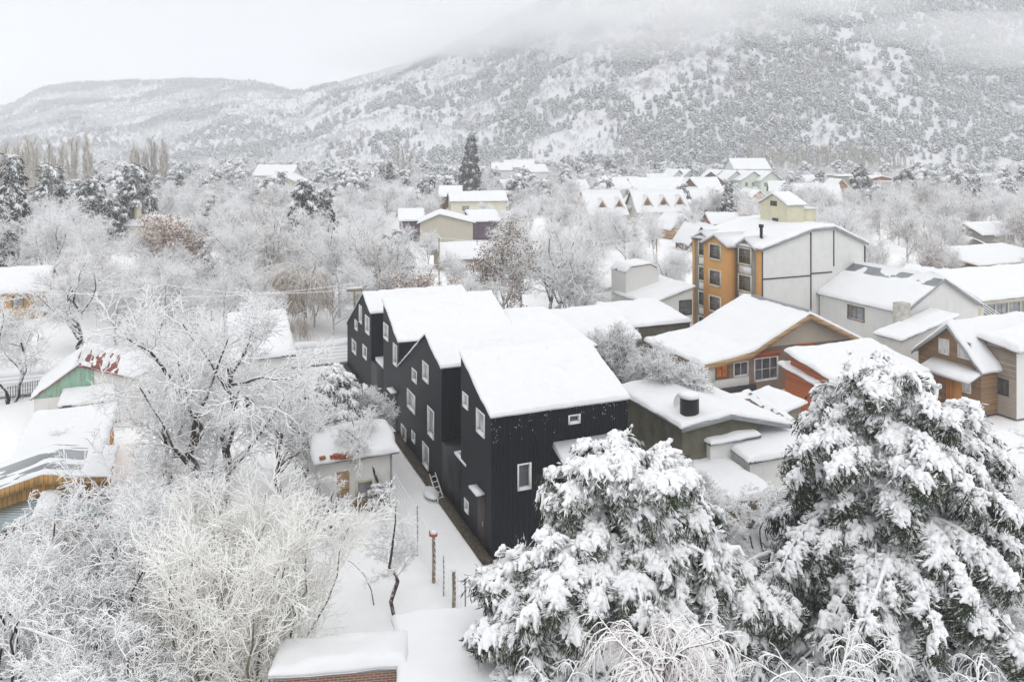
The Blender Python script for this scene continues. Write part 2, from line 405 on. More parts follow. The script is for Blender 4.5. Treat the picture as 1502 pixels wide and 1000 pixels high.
        for k in range(1, rows):
            c = z+h*k/rows; bar(q+fw, c-.02, q+w_-fw, c+.02, -dep*.55, -dep*.3+.005)
        fo = mb.build('window', fm, s.root)
        if lab: fo['label'] = lab
        mp = MB(); mp.add([s.mp(face, q, z, -dep*.75), s.mp(face, q+w_, z, -dep*.75), s.mp(face, q+w_, z+h, -dep*.75), s.mp(face, q, z+h, -dep*.75)], np.array([[0, 1, 2, 3]]))
        mp.build('pane', gm, fo)
        if style in ('white', 'deep', 'cream', 'brown', 'pale'):
            ms = MB(); a, b_ = q+fw, q+w_-fw
            ms_pts = [s.mp(face, a, z+fw, -dep*.7), s.mp(face, b_, z+fw, -dep*.7), s.mp(face, b_, z+fw, pr), s.mp(face, a, z+fw, pr),
                      s.mp(face, a, z+fw+.05, -dep*.7), s.mp(face, b_, z+fw+.07, -dep*.7), s.mp(face, b_, z+fw+.03, pr), s.mp(face, a, z+fw+.03, pr)]
            ms.hexa(ms_pts); ms.build('sill_snow', snow, fo)
    def bar(s, name, face, a0, z0, a1, z1, d0, d1, mat):
        mb = MB()
        P = [s.mp(face, a0, z0, d0), s.mp(face, a1, z0, d0), s.mp(face, a1, z0, d1), s.mp(face, a0, z0, d1),
             s.mp(face, a0, z1, d0), s.mp(face, a1, z1, d0), s.mp(face, a1, z1, d1), s.mp(face, a0, z1, d1)]
        mb.hexa(P); return mb.build(name, mat, s.root)
    def rake(s, name, face, mat, oh=.3, h=.22, t=.06, drop=.16):
        """fascia boards following the gable on a face"""
        d = oh+.003; p = list(s.px); p[0] -= oh; p[-1] += oh; mb = MB()
        for a, b in zip(p[:-1], p[1:]):
            za, zb = float(s.zf(a)), float(s.zf(b))
            P = []
            for dz0 in (-drop, .14):
                for (q, zz) in ((a, za), (b, zb)): P.append((q, zz+dz0))
            A0, B0, A1, B1 = P
            mb.hexa([s.mp(face, A0[0], A0[1], d), s.mp(face, B0[0], B0[1], d), s.mp(face, B0[0], B0[1], d+t), s.mp(face, A0[0], A0[1], d+t),
                     s.mp(face, A1[0], A1[1], d), s.mp(face, B1[0], B1[1], d), s.mp(face, B1[0], B1[1], d+t), s.mp(face, A1[0], A1[1], d+t)])
        return mb.build(name, mat, s.root)

def snow_cap(name, parent, x, y, z, rx, ry, h, seed=0, mat=None):
    a = np.linspace(0, 2*pi, 17)[:-1]; V = []; F = []
    rr = [1, 1.06, .98, .75, .4]; zz = [0, .25, .65, .9, 1]
    for r_, z_ in zip(rr, zz):
        for t in a: V.append((x+rx*r_*cos(t)*(1+.06*sin(3*t+seed)), y+ry*r_*sin(t)*(1+.06*cos(2*t+seed)), z+h*z_))
    V.append((x, y, z+h*1.02)); n = 16
    for k in range(4):
        for i in range(n): F.append((k*n+i, k*n+(i+1) % n, (k+1)*n+(i+1) % n, (k+1)*n+i))
    mb = MB(); mb.add(V, [np.array(F), np.array([(4*n+i, 4*n+(i+1) % n, 5*n) for i in range(n)])]); return mb.build(name, mat or snow, parent, True)

# ------------------------------------------------------------------ ground, road, hills
def ground_z(x, y):
    d = np.sqrt(np.square(x)+np.square(y))
    return (fbm(x*.05+3, y*.05, 3)-.5)*.5+(fbm(x*.35, y*.35+7, 3)-.5)*.16+(fbm(x*1.1+4, y*1.1, 2)-.5)*.06*np.clip(1.3-d/120, 0, 1)-.1
gx = np.concatenate([-np.geomspace(60, 4200, 46)[::-1], np.arange(-59.5, 60, .5), np.geomspace(60, 4200, 46)])
gy = np.concatenate([[-300, -120, -40, -10], np.arange(0, 20, 4), np.arange(20, 100, .5), np.geomspace(100, 5200, 60)])
X, Y = np.meshgrid(gx, gy, indexing='ij'); Z = ground_z(X, Y)
def grid_mesh(name, X, Y, Z, mat, parent=None):
    nx, ny = X.shape; i = (np.arange(nx-1)[:, None]*ny+np.arange(ny-1)[None]).ravel()
    mb = MB(); mb.add(np.stack([X, Y, Z], -1).reshape(-1, 3), np.stack([i, i+ny, i+ny+1, i+1], -1)); return mb.build(name, mat, parent, True)
tag(grid_mesh('ground', X, Y, Z, m_snow('ground_snow', .45, .07, (.93, .935, .945))), kind='structure')  # same snow as the roofs, colour lightened to offset shade from house and trees

# road of packed snow in front of the left sheds, running along the street grid
road_m, n, l, b = M('packed_snow_road', .8, .2); v = ocoord(n); x_, y_, z_ = sepxyz(n, l, v)
wv = math_(n, l, 'SINE', math_(n, l, 'MULTIPLY_ADD', noise(n, l, .12, 2, v), 1.2, math_(n, l, 'MULTIPLY', y_, 5.2)))
tr = math_(n, l, 'MULTIPLY', math_(n, l, 'GREATER_THAN', wv, .35), noise(n, l, 1.5, 4, stretch(n, l, v, (.15, 2, 1))))
l.new(mixc(n, l, tr, (.74, .75, .77), (.4, .39, .4)), b.inputs['Base Color']); bump(n, l, b, wv, .3, .04)
RO = corner(-40, 590, 0)
def road(name, O, dirv, length, width, lift=.05):
    t = np.arange(0, length+1, 1.0); s_ = np.linspace(0, width, 9)
    T, S = np.meshgrid(t, s_, indexing='ij'); nrm = np.array([-dirv[1], dirv[0]])
    gxx = O[0]+dirv[0]*T+nrm[0]*S; gyy = O[1]+dirv[1]*T+nrm[1]*S
    g = grid_mesh(name, T, S, ground_z(gxx, gyy)*0+ .14+lift, road_m)
    g.location = (O[0], O[1], 0); g.rotation_euler = (0, 0, math.atan2(dirv[1], dirv[0])); return tag(g, kind='structure')
road('road', RO-Vv*20, Vv, 75, 6.5)
mb = MB(); P = []
for k in range(60):
    t = k*1.2-15; p = RO+Vv*t+U*6.9; P.append((p[0], p[1], .25+.12*sin(k*1.7)))
mb.tubes(np.array([P]), np.full((1, 60), .45), 8); tag(mb.build('roadside_snow_bank', snow, None, True), kind='structure')

def sky_row(px):   # row of the skyline in the photograph's pixels
    return np.interp(px, [-700, -300, -40, 20, 60, 100, 160, 250, 330, 380, 430, 500, 560, 620, 700, 780, 900, 1100, 1300, 1502, 1900, 2400],
                     [190, 185, 172, 152, 131, 124, 122, 117, 118, 121, 136, 122, 104, 84, 52, 10, -70, -170, -190, -120, -60, 40])
def hill_z(x, y):
    y = np.maximum(y, 1.0); px = np.clip(x/y*FPX+CX, -1500, 3200)
    rd = np.interp(px, [300, 480, 800, 1100, 2400], [1500, 1250, 1150, 1250, 1300]); bd = np.interp(px, [200, 520, 800], [820, 620, 540])
    top = CAMH+(HY-sky_row(px))/FPX*rd
    t = np.clip((y-bd)/(rd-bd), 0, 1.8)
    h = top*np.where(t < 1, t**1.12, 1-(t-1)*.5)
    rel = np.clip((y-bd)/160, 0, 1)*np.clip((1.02-t)*3, .12, 1)
    h = h+rel*((fbm(x/150+8, y/150, 5)-.5)*55+(fbm(x/40, y/40+3, 4)-.5)*22)*np.where(px < 450, .5, 1)
    # cliffs and benches
    return np.where(t > 0, np.maximum(h, -3), -3.0)-.8
hx = np.arange(-2400, 2401, 12.0); hy = np.arange(520, 2300, 9.0)
X, Y = np.meshgrid(hx, hy, indexing='ij'); Zh = hill_z(X, Y)
hm, n, l, b = M('snowy_hillside', .9, .1); v = ocoord(n)
g = n.new('ShaderNodeNewGeometry'); nzz = sepxyz(n, l, g.outputs['Normal'])[2]
q = noise(n, l, .03, 6, v, .65)
rk = math_(n, l, 'MULTIPLY_ADD', math_(n, l, 'SUBTRACT', q, .5), .9, nzz)
mr = n.new('ShaderNodeMapRange'); mr.inputs[1].default_value = .62; mr.inputs[2].default_value = .78; l.new(rk, mr.inputs[0])
l.new(mixc(n, l, mr.outputs[0], (.25, .24, .24), (.74, .75, .78)), b.inputs['Base Color'])
bump(n, l, b, noise(n, l, .25, 6, v, .7), .8, 1.5)
tag(grid_mesh('hills', X, Y, Zh, hm), kind='structure')

# ------------------------------------------------------------------ trees: branching wood
def grow(rg, roots, levels):
    """roots: (P (n,K,3), rad (n,K)); each level sprouts children from the previous one. returns list of (P, rad)"""
    out = [roots]; cur = roots
    for lv in levels:
        P, rad = cur; n, K, _ = P.shape; m = lv['n']
        pi_ = np.repeat(np.arange(n), m); N_ = len(pi_)
        t = (np.tile(np.arange(m), n)+rg.random(N_))/m; t = lv.get('t0', .25)+t*(lv.get('t1', 1)-lv.get('t0', .25))
        f = t*(K-1); i0 = np.minimum(f.astype(int), K-2); fr = (f-i0)[:, None]
        p0 = P[pi_, i0]*(1-fr)+P[pi_, i0+1]*fr; tn = P[pi_, i0+1]-P[pi_, i0]
        tn /= np.linalg.norm(tn, axis=1, keepdims=True)+1e-9
        rp = rad[pi_, i0]*(1-fr[:, 0])+rad[pi_, i0+1]*fr[:, 0]
        rd = rg.normal(size=(N_, 3)); rd -= (rd*tn).sum(1, keepdims=True)*tn; rd /= np.linalg.norm(rd, axis=1, keepdims=True)+1e-9
        if lv.get('flat'): rd[:, 2] *= lv['flat']
        a = R(1)*(lv['ang']+rg.normal(size=N_)*lv.get('angj', 10))
        d = tn*np.cos(a)[:, None]+rd*np.sin(a)[:, None]
        d[:, 2] += lv.get('lift', 0); d /= np.linalg.norm(d, axis=1, keepdims=True)
        L = lv['len']*(1-lv.get('tap', .5)*(t-lv.get('t0', .25)))*(1+lv.get('lj', .3)*(rg.random(N_)*2-1))
        k = lv.get('K', 4); Q = np.empty((N_, k+1, 3)); Q[:, 0] = p0
        for j in range(k):
            d = d+rg.normal(size=(N_, 3))*lv.get('curl', .15); d[:, 2] += lv.get('trop', 0)
            d /= np.linalg.norm(d, axis=1, keepdims=True); Q[:, j+1] = Q[:, j]+d*(L/k)[:, None]
        r0 = np.minimum(rp*.85, lv['r'])*(.8+.4*rg.random(N_)); r1 = lv.get('r1', lv['r']*.4)
        rr = r0[:, None]+(np.minimum(r1, r0)-r0)[:, None]*np.linspace(0, 1, k+1)[None]
        cur = (Q, rr); out.append(cur)
    return out
def trunk(rg, H, r, K=6, wob=.05, lean=(0, 0), n=1, spread=0.0, base=0.0, r1=None):
    P = np.zeros((n, K, 3)); z = np.linspace(0, 1, K)
    for i in range(n):
        a = 2*pi*i/n+rg.random()*.8; P[i, :, 2] = -.3+(H+.3)*z*(1-.15*rg.random()*(n > 1))
        w1 = np.cumsum(rg.normal(size=(K, 2))*wob*H/K**.5, 0); w1[0] = 0
        P[i, :, :2] = w1+np.outer(z, lean)+np.outer(z**.8*spread*(.5+.5*rg.random()), (cos(a), sin(a)))+base*np.array([cos(a), sin(a)])
    return P, np.tile(np.linspace(r, r*.35 if r1 is None else r1, K), (n, 1))

def make_tree(name, levels_trunk, crown_levels, bm, cm, S=(7, 3), heap=.0, heapb=.0, smoothb=True):
    mt = MB()
    for k, (P, r) in enumerate(levels_trunk): mt.tubes(P, r, S[0] if k == 0 else max(4, S[0]-1), heapb)
    t = mt.build(name, bm, None, smoothb)
    mc = MB()
    for P, r in crown_levels: mc.tubes(P, r, S[1], heap)
    mc.build('crown', cm, t); return t

def bare_tree(seed, H=9, dens=1.0, bm=None, cm=None, name='bare_tree', ang=38, wide=1.0, tw=.022, droop=0.0):
    rg = np.random.default_rng(seed)
    g = grow(rg, trunk(rg, H*.62, H*.018, 6, .05), [
        dict(n=9, t0=.28, ang=ang, len=H*.52*wide, tap=.45, K=5, curl=.14, trop=.05, r=H*.011, r1=.03),
        dict(n=9, t0=.2, ang=42, len=H*.26*wide, K=4, curl=.2, trop=.03, r=H*.006, r1=.022),
        dict(n=int(8*dens), t0=.12, ang=45, len=H*.14, K=3, curl=.22, trop=.0-droop, r=.032, r1=tw*.9),
        dict(n=int(5*dens), t0=.15, ang=48, len=H*.075, K=2, curl=.25, trop=-.04-droop*2, r=tw, r1=tw*.55)])
    return make_tree(name, g[:2], g[2:], bm or bark, cm or frost)

TEMPL = []
def park(o):     # a template: move it away from the scene; every use is a copy
    def rec(q):
        C.objects.unlink(q)
        for c_ in q.children: rec(c_)
    rec(o); TEMPL.append(o); return o

# evergreen sprays -------------------------------------------------
def lobe(rg, L, r, droop, az, S=6, K=5, start=(0, 0, 0)):
    t = np.linspace(0, 1, K); p = np.stack([L*t*cos(az), L*t*sin(az), -droop*t**2*L], -1)+np.array(start)
    p[1:] += rg.normal(size=(K-1, 3))*r*.32
    prof = np.array([.6, 1.05, 1.0, .95, .5]) if K == 5 else np.sin(np.linspace(.35, pi-.3, K))
    return p[None], (r*prof*(1+rg.normal(size=K)*.2))[None]
def spray(rg, size=.6, fingers=5, r=.075, blades=9, S=6, snowy=True, bl=.17, bw=.022):
    ms, mf = MB(), MB()
    for k in range(fingers):
        az = (k-(fingers-1)/2)*(1.9/fingers)+rg.normal()*.12; L = size*(1-.35*abs(az))*(.8+.4*rg.random()); dr = .35+.5*rg.random()
        P, rr = lobe(rg, L*(.55+.4*rg.random()), r*(.8+.7*rg.random()), dr, az, S)
        if snowy and (k == fingers//2 or rg.random() < .8):
            P2 = P.copy(); P2[..., 2] += r*.5; P2[..., 0] += L*.05; ms.tubes(P2, rr, S)
        n = blades; t = rg.random(n)*.95+.1
        b0 = np.stack([L*t*cos(az), L*t*sin(az), -dr*t**2*L-.01], -1)
        sgn = rg.choice([-1, 1], n); a2 = az+sgn*(.5+.5*rg.random(n))
        d = np.stack([np.cos(a2), np.sin(a2), -.45-.6*rg.random(n)], -1); d /= np.linalg.norm(d, axis=1, keepdims=True)
        tip = b0+d*(bl*(.6+.8*rg.random(n)))[:, None]; sd = np.cross(d, [0, 0, 1.0]); sd /= np.linalg.norm(sd, axis=1, keepdims=True)+1e-9
        mid = (b0+tip)/2
        V = np.stack([b0, mid+sd*bw, tip, mid-sd*bw], 1).reshape(-1, 3)
        mf.add(V, np.arange(n*4).reshape(-1, 4))
    if snowy:
        P, rr = lobe(rg, size*.5, r*1.75, .35, rg.normal()*.3, S+2); P[..., 2] += r*.7; ms.tubes(P, rr, S+2)
        for q in range(3):
            a = rg.normal()*.8; c = size*(.25+.4*rg.random()); st = (c*cos(a), c*sin(a), -.15*c+r*.4)
            P, rr = lobe(rg, r*2.2, r*(.8+.5*rg.random()), .4, rg.random()*6.3, S, 5, st); ms.tubes(P, rr, S)
    g = lambda m: (np.concatenate(m.v), np.concatenate([f for f in m.f if f.shape[1] == 4])) if m.v else None
    return g(ms), g(mf)
def scatter(mb, templ, pos, R3, scl):
    V, F = templ; n = len(pos)
    W = np.einsum('nij,vj->nvi', R3, V)*scl[:, None, None]+pos[:, None]
    mb.add(W.reshape(-1, 3), (F[None]+(np.arange(n)*len(V))[:, None, None]).reshape(-1, F.shape[1]))
def frames(d, rg, roll=.35):
    d = d/np.linalg.norm(d, axis=1, keepdims=True); up = np.tile([0, 0, 1.0], (len(d), 1))+rg.normal(size=d.shape)*roll
    s_ = np.cross(up, d); s_ /= np.linalg.norm(s_, axis=1, keepdims=True)+1e-9; u_ = np.cross(d, s_)
    return np.stack([d, s_, u_], -1)

def evergreen(name, seed, H, Rm, prof, nb=70, step=.38, size=.62, fing=5, r=.075, blades=9, S=6, z0=.1, droop=.5, nm=None, sm=None,
              bmx=None, side=1.0, inner=.6, var=5, rise=.5, lean=(0, 0), bl=.17, bw=.022, cover=.85):
    rg = np.random.default_rng(seed)
    ST = [spray(rg, size, fing, r, blades, S, True, bl, bw) for _ in range(var)]; SI = [spray(rg, size, fing, r, int(blades*1.4), S, False, bl, bw) for _ in range(2)]
    P0, r0 = trunk(rg, H*.97, H*.016+.04, 9, .02, lean); mt = MB(); mt.tubes(P0, r0, 8)
    pos, dr, ip, idr = [], [], [], []; ridge = []
    for i in range(nb):
        u = (i+rg.random())/nb; zt = z0+(1-z0)*u; f = zt*8; k = min(int(f), 7); st = P0[0, k]*(1-(f-k))+P0[0, k+1]*(f-k)
        az = i*2.39996+rg.normal()*.35; L = Rm*prof(zt)*(.62+.6*rg.random()); el = rise*zt+.1+rg.normal()*.1
        K = 9; t = np.linspace(0, 1, K); hor = L*t; zz = L*(np.tan(min(el, 1.2))*t-droop*t**2.2)
        cv = rg.normal()*.25
        a = az+cv*t; path = st+np.stack([hor*np.cos(a), hor*np.sin(a), zz], -1)
        mt.tubes(path[None], np.linspace(.02+.009*L, .012, K)[None], 5)
        if L > 1 and cover > .9: ridge.append(path*1.0)
        n = max(2, int(L/step)); tt = np.sort(rg.random(n*2)*.85+.15) if L > 1 else rg.random(n)
        for q in tt:
            ff = q*(K-1); kk = min(int(ff), K-2); p = path[kk]*(1-(ff-kk))+path[kk+1]*(ff-kk); d = path[kk+1]-path[kk]; d = d/np.linalg.norm(d)
            sidev = np.array([-d[1], d[0], 0]); off = (rg.random()*2-1)*side*L*.26*(1.1-q)
            dd = d+sidev*(np.sign(off)*.6+rg.normal()*.45)+np.array([0, 0, -.12-.25*rg.random()])
            pos.append(p+sidev*off+np.array([0, 0, -abs(off)*.35])); dr.append(dd)
            if rg.random() < inner:
                ip.append(p*1.0+sidev*off*.8+np.array([0, 0, -.12-.3*rg.random()])-d*.1); idr.append(dd+np.array([0, 0, -.5]))
    for k in range(8):   # leader tufts
        pos.append(P0[0, -1]+np.array([0, 0, -.12*k])); dr.append(np.array([cos(k*2.4), sin(k*2.4), .4+.5*rg.random()]))
    pos, dr, ip, idr = map(np.array, (pos, dr, ip, idr))
    tr = mt.build(name, bmx or bark, None, True); mn, msn = MB(), MB()
    for pth in ridge: msn.tubes((pth+[0, 0, r*.6])[None], (r*np.array([.1, .3, .5, .7, .9, 1, 1, .8, .4])*(1+rg.normal(size=9)*.35))[None], 7)
    snowy = rg.random(len(pos)) < cover; ch = rg.integers(0, var, len(pos)); sc1 = .7+.65*rg.random(len(pos)); FR = frames(dr, rg)
    for v_ in range(var):
        k = ch == v_
        if not k.any(): continue
        ks = k & snowy
        if ks.any(): scatter(msn, ST[v_][0], pos[ks], FR[ks], sc1[ks])
        scatter(mn, ST[v_][1], pos[k], FR[k], sc1[k])
    if len(ip):
        ch = rg.integers(0, 2, len(ip)); FR = frames(idr, rg)
        for v_ in range(2):
            k = ch == v_; scatter(mn, SI[v_][1], ip[k], FR[k], 1.0+.4*rg.random(k.sum()))
    mn.build('crown', nm or needle, tr); msn.build('snow_load', sm or snow_tree, tr, True); return tr

# ------------------------------------------------------------------ buildings
def LW(O, x0, x1, y0, y1, *st):     # a window on the left wall, from its corners in the photograph
    a, b = sorted((ext_u(O, x0), ext_u(O, x1))); m = (a+b)/2; d = O[1]+CA*m
    z1, z0 = zat(d, y0), zat(d, y1); return ('left', a, z0, b-a, z1-z0)+st
def FW(O, x0, x1, y0, y1, *st):     # the same on the front wall
    a, b = sorted((ext_v(O, x0), ext_v(O, x1))); m = (a+b)/2; d = O[1]+SA*m
    z1, z0 = zat(d, y0), zat(d, y1); return ('front', a, z0, b-a, z1-z0)+st
BO = corner(720.6, 821, 0)
grp = 'black metal houses in a row'
wf = FW(BO, 834, 851, 608, 621, 'deep'); wl = FW(BO, 759.4, 779, 679.4, 717.6, 'deep')
u_a, u_b = ext_u(BO, 691), ext_u(BO, 667)
b4 = B('black_house', 'nearest black metal house, with one wide snowy roof slope facing the camera', 'house', BO, 7.6, 4.6, 'y', [(0, 6.9), (4.6, 8.85)], black, black_tin,
       oh=.04, st=.15, rt=.08, crisp=True, group=grp, res=.1, front=black_dots,
       wins=[LW(BO, 678.9, 686.8, 577, 598, 'white'), LW(BO, 699, 711, 603, 637, 'white'), LW(BO, 681.5, 687.5, 733, 750.6, 'white'), wf, wl])
def door_on(b, x0, x1, y0, y1, O, canopy=True, mat=None):
    t = LW(O, x0, x1, y0, y1); _, q, z, w_, h = t; z = .15
    o = b.bar('door', 'left', q, z, q+w_, z+h, -.02, .02, mat or trim_dark)
    m2 = MB(); m2.box((-.06, q+w_*.15, z+1), (-.025, q+w_*.2, z+1.25)); m2.build('handle', trim_grey, o)
    if canopy:
        c = b.bar('door_canopy', 'left', q-.05, z+h+.05, q+w_+.1, z+h+.09, 0, .45, black_tin)
        ms = MB(); ms.box((-.46, q-.06, z+h+.09), (-.02, q+w_+.11, z+h+.19)); ms.build('snow_on_canopy', snow, c)
door_on(b4, 701, 711, 723, 798, BO)
# lower block behind with its terrace
zt = zat(BO[1]+CA*u_a, 693)
mb = MB(); mb.box((.003, 4.6, 0), (2.6, u_b, zt)); mb.build('terrace_block', black, b4.root)
mb = MB(); mb.box((-.02, u_a+.8, zt), (.16, u_b+.03, zt+.14)); mb.box((.16, u_b-.13, zt), (2.5, u_b+.03, zt+.14)); mb.build('parapet_snow', snow, b4.root)
mb = MB(); mb.box((.003, u_b, 0), (5.2, 8.06, 3.0)); mb.build('entrance_link', black_tin, b4.root)
# snow-topped dark canopy beside the front window
cx0 = ext_v(BO, 812); cx1 = 7.5; 
c = MB(); zc = 4.9
c.hexa([(cx0, -1.5, zc-.55), (cx1, -1.5, zc-.55), (cx1, 0, zc), (cx0, 0, zc), (cx0, -1.5, zc-.45), (cx1, -1.5, zc-.45), (cx1, 0, zc+.1), (cx0, 0, zc+.1)])
co = c.build('side_canopy', wood_dark, b4.root)
c = MB(); c.hexa([(cx0-.08, -1.6, zc-.45), (cx1+.08, -1.6, zc-.45), (cx1+.08, 0, zc+.1), (cx0-.08, 0, zc+.1), (cx0, -1.55, zc-.18), (cx1, -1.55, zc-.18), (cx1, 0, zc+.34), (cx0, 0, zc+.34)])
c.build('snow_on_canopy', snow, co)
O3 = BO+U*8.07
b3 = B('black_house', 'second nearest black metal house, full gable with seven white windows on its side', 'house', O3, 8.6, 9.93, 'y', [(0, 7.2), (3.23, 8.4), (9.93, 4.75)], black, black_tin,
       oh=.04, st=.15, rt=.08, crisp=True, group=grp, res=.1, seed=3,
       wins=[LW(O3, 604.5, 611.5, 542, 560, 'white'), LW(O3, 620, 628.7, 532, 559, 'white'), LW(O3, 597.5, 609, 575, 601.5, 'white'), LW(O3, 627.4, 636.6, 599, 640, 'white'),
             LW(O3, 588.7, 596, 625, 648.6, 'white'), LW(O3, 604, 609, 633, 647.7, 'white'), LW(O3, 620, 629, 651.6, 685, 'white')])
O2 = BO+U*18.0
b2 = B('black_house', 'second black metal house from the back, one smooth snow slope between two gables', 'house', O2, 8.6, 4.7, 'y', [(0, 6.45), (4.7, 8.45)], black, black_tin,
       oh=.04, st=.15, rt=.08, crisp=True, group=grp, res=.1, seed=5,
       wins=[LW(O2, 562.7, 569.7, 475, 497.7, 'white'), LW(O2, 576.8, 582.5, 504.7, 535.5, 'white'), LW(O2, 566, 571, 596.6, 612.5, 'white')])
door_on(b2, 577.2, 582.9, 587, 640, O2)
mb = MB(); mb.box((.003, 4.7, 0), (5.2, 8.9, 3.0)); mb.build('entrance_link', black_tin, b2.root)
mb = MB(); mb.box((-.02, 4.9, 3.4), (.18, 7.2, 3.55)); mb.box((.3, 4.72, 3), (2.2, 8.8, 3.25)); mb.build('parapet_snow', snow, b2.root)
O1 = BO+U*26.9
b1 = B('black_house', 'farthest black metal house, pointed gable next to the back street', 'house', O1, 8.6, 10.1, 'y', [(0, 6.7), (3.0, 7.75), (10.1, 3.8)], black, black_tin,
       oh=.04, st=.15, rt=.08, crisp=True, group=grp, res=.2, seed=8,
       wins=[LW(O1, 526.8, 530.9, 448, 473.5, 'white'), LW(O1, 520.4, 524.5, 469.7, 483.5, 'white'), LW(O1, 535.8, 541.9, 463.7, 488.8, 'white'),
             LW(O1, 516.4, 522.4, 499, 517.6, 'white'), LW(O1, 532.2, 538, 507, 525, 'white')])
# dark drip trench at the foot of the walls
mb = MB(); mb.box((-.55, -.3, .02), (-.02, 18.3, .19)); mb.box((-.4, 22.9, .02), (-.02, 37, .19))
t = mb.build('drip_strip', soil); t.location = (BO[0], BO[1], 0); t.rotation_euler = (0, 0, ANG); tag(t, kind='structure')

# a small low building behind the black houses
OE = BO+U*13+Vv*8.9
B('flat_house', 'low snow covered annex between the black houses and the long white roof', 'house', OE, 3.6, 8.6, 'y', [(0, 6.1), (8.6, 7.0)], grey_wall, oh=.2, st=.22, res=.5)

# bare concrete wall building right of the black houses
OC = corner(1001, 627, 4.0); LC = ext_u(OC, 905)
bC = B('concrete_building', 'low mossy concrete building with a black round chimney right of the nearest black house', 'building', OC, ext_v(OC, 1113), LC, 'x', [(0, 4.0), (3.2, 4.3), (7.4, 3.2)], moss_wall, trim_grey,
       oh=.2, st=.2, res=.4)
ch = MB(); ch.tubes(np.array([[(1.1, .9, 3.9), (1.1, .9, 5.35)]]), np.array([[.55, .55]]), 20); cho = ch.build('chimney', black_tin, bC.root, False)
snow_cap('chimney_snow', cho, 1.1, .9, 5.35, .58, .58, .28)
bC.rake('gutter', 'front', trim_grey, .2)

# sheds right of it: rusty sheet roof, white wall
OD = corner(1042, 668, 2.3)
B('low_shed', 'low white walled shed with snow on its flat roof behind the middle snowy evergreen', 'shed', OD, ext_v(OD, 1112), 3.0, 'y', [(0, 2.9), (3.0, 3.1)], white_wall, oh=.12, st=.2, res=.4)
OD2 = corner(1062, 655, 2.6)
OD2 = corner(1100, 672, 2.4)
B('long_shed', 'long low shed under thick snow in front of the red wooden house', 'shed', OD2, ext_v(OD2, 1215), 6.0, 'y', [(0, 2.2), (6, 3.0)], white_wall, oh=.25, st=.26, res=.4)
OD4 = corner(1030, 745, 1.5)
B('low_roof_shed', 'lowest flat snowy roof in the gap between the two big evergreens', 'shed', OD4, ext_v(OD4, 1135), 5.0, 'y', [(0, 1.4), (5.0, 1.7)], wood_grey, oh=.15, st=.28, res=.3)
OD5 = corner(1128, 612, 2.4)
B('wood_store', 'small grey board store between the rusty lean-to and the red wooden shed', 'shed', OD5, 2.6, 3.2, 'x', [(0, 2.3), (2.6, 2.9)], wood_grey, oh=.25, st=.24, res=.25)
OD3 = corner(1072, 628, 2.9)
B('rusty_shed', 'small lean-to with rusty brown roof sheets showing through the snow', 'shed', OD3, 4.0, 3.4, 'y', [(0, 2.9), (3.4, 3.5)], wood_grey, brown_roof, oh=.2, st=.18, res=.25,
  bare=lambda X, Y, a, b: (fbm(a*.9, b*3.2, 3)-.47)*np.where((X > .6) & (X < 3.6), 1, -9)*3)

# white metal building left of the orange block
OJ = corner(953, 447, 3.6)
bJ = B('white_metal_building', 'plain white building with one big dark window left of the orange apartment block', 'building', OJ, 5.3, 7, 'x', [(0, 3.6), (5.3, 5.0)], white_wall, trim_grey, oh=.2, st=.22,
       wins=[FW(OJ, 996, 1014.5, 440, 462, 'dark', 1, 2)])
OJ2 = atd(918, 87)
bJ2 = B('white_tower_building', 'blank white square block with a rounded snow top left of the orange apartment block', 'building', OJ2, ext_v(OJ2, 966), 3.2, 'x', [(0, 6.2), (.6, 6.75), (3.1, 6.9), (3.9, 6.5)], white_clean, oh=.02, st=.2, res=.3)
OJ3 = atd(886, 96)
B('back_annex', 'low white shed with snowy roof behind the blank white block', 'shed', OJ3, 4.6, 5, 'y', [(0, 3.0), (5, 4.2)], white_wall, oh=.3, st=.24)

# long roofs between black houses and the white buildings
OM = corner(813, 507, 3.4)
B('long_house', 'long snow roofed house with a pale gable end right behind the black houses', 'house', OM, ext_v(OM, 932), 8.2, 'y', [(0, 3.4), (4.1, 5.2), (8.2, 3.6)], white_wall, wood_brown, oh=.35, st=.24,
  bare=lambda X, Y, a, b: np.where((X < 3.2) & (X > .2) & (Y < .7) & (Y > -.1), .2, -1.)+(fbm(a*2, b*4)-.5))
OM2 = corner(922, 482, 3.6)
bm2 = B('walled_outbuilding', 'flat outbuilding with a dark mossy wall and thick snow in front of the white building', 'building', OM2, ext_v(OM2, 1012), 6.0, 'y', [(0, 3.6), (6, 4.4)], moss_wall, oh=.12, st=.35)

# orange apartment block
OA = np.array([24.8, 79.1])
def lu(px): return ext_u(OA, px)
OBAY = OA-Vv*1.15
bw = []
bA = B('apartment_block', 'tall orange apartment block with grey window bays and a blank white side wall', 'building', OA, 13.6, 11.5, 'x', [(0, 9.8), (6.4, 11.5), (9.2, 11.6), (13.6, 9.8)], white_wall, trim_grey,
       oh=.22, st=.24, res=.5)
u1, u2, u3, u4 = .75, ext_u(OBAY, 1067), ext_u(OBAY, 1032), 11.5
def sub(name, mat, *boxes):
    m_ = MB()
    for a, c_ in boxes: m_.box(a, c_)
    return m_.build(name, mat, bA.root)
sub('corner_strip', orange_wall, ((-.12, -.03, 0), (-.004, u1, 9.72))); sub('corner_strip', orange_wall, ((-.12, 11.1, 0), (-.004, 11.53, 9.72)))
sub('grey_bay', grey_wall, ((-.09, u1, 0), (-.004, u2, 9.72))); sub('grey_bay', grey_wall, ((-.09, u3, 0), (-.004, 11.1, 9.72)))
sub('orange_bay', orange_wall, ((-1.15, u2, 0), (-.004, u3, 9.6)))
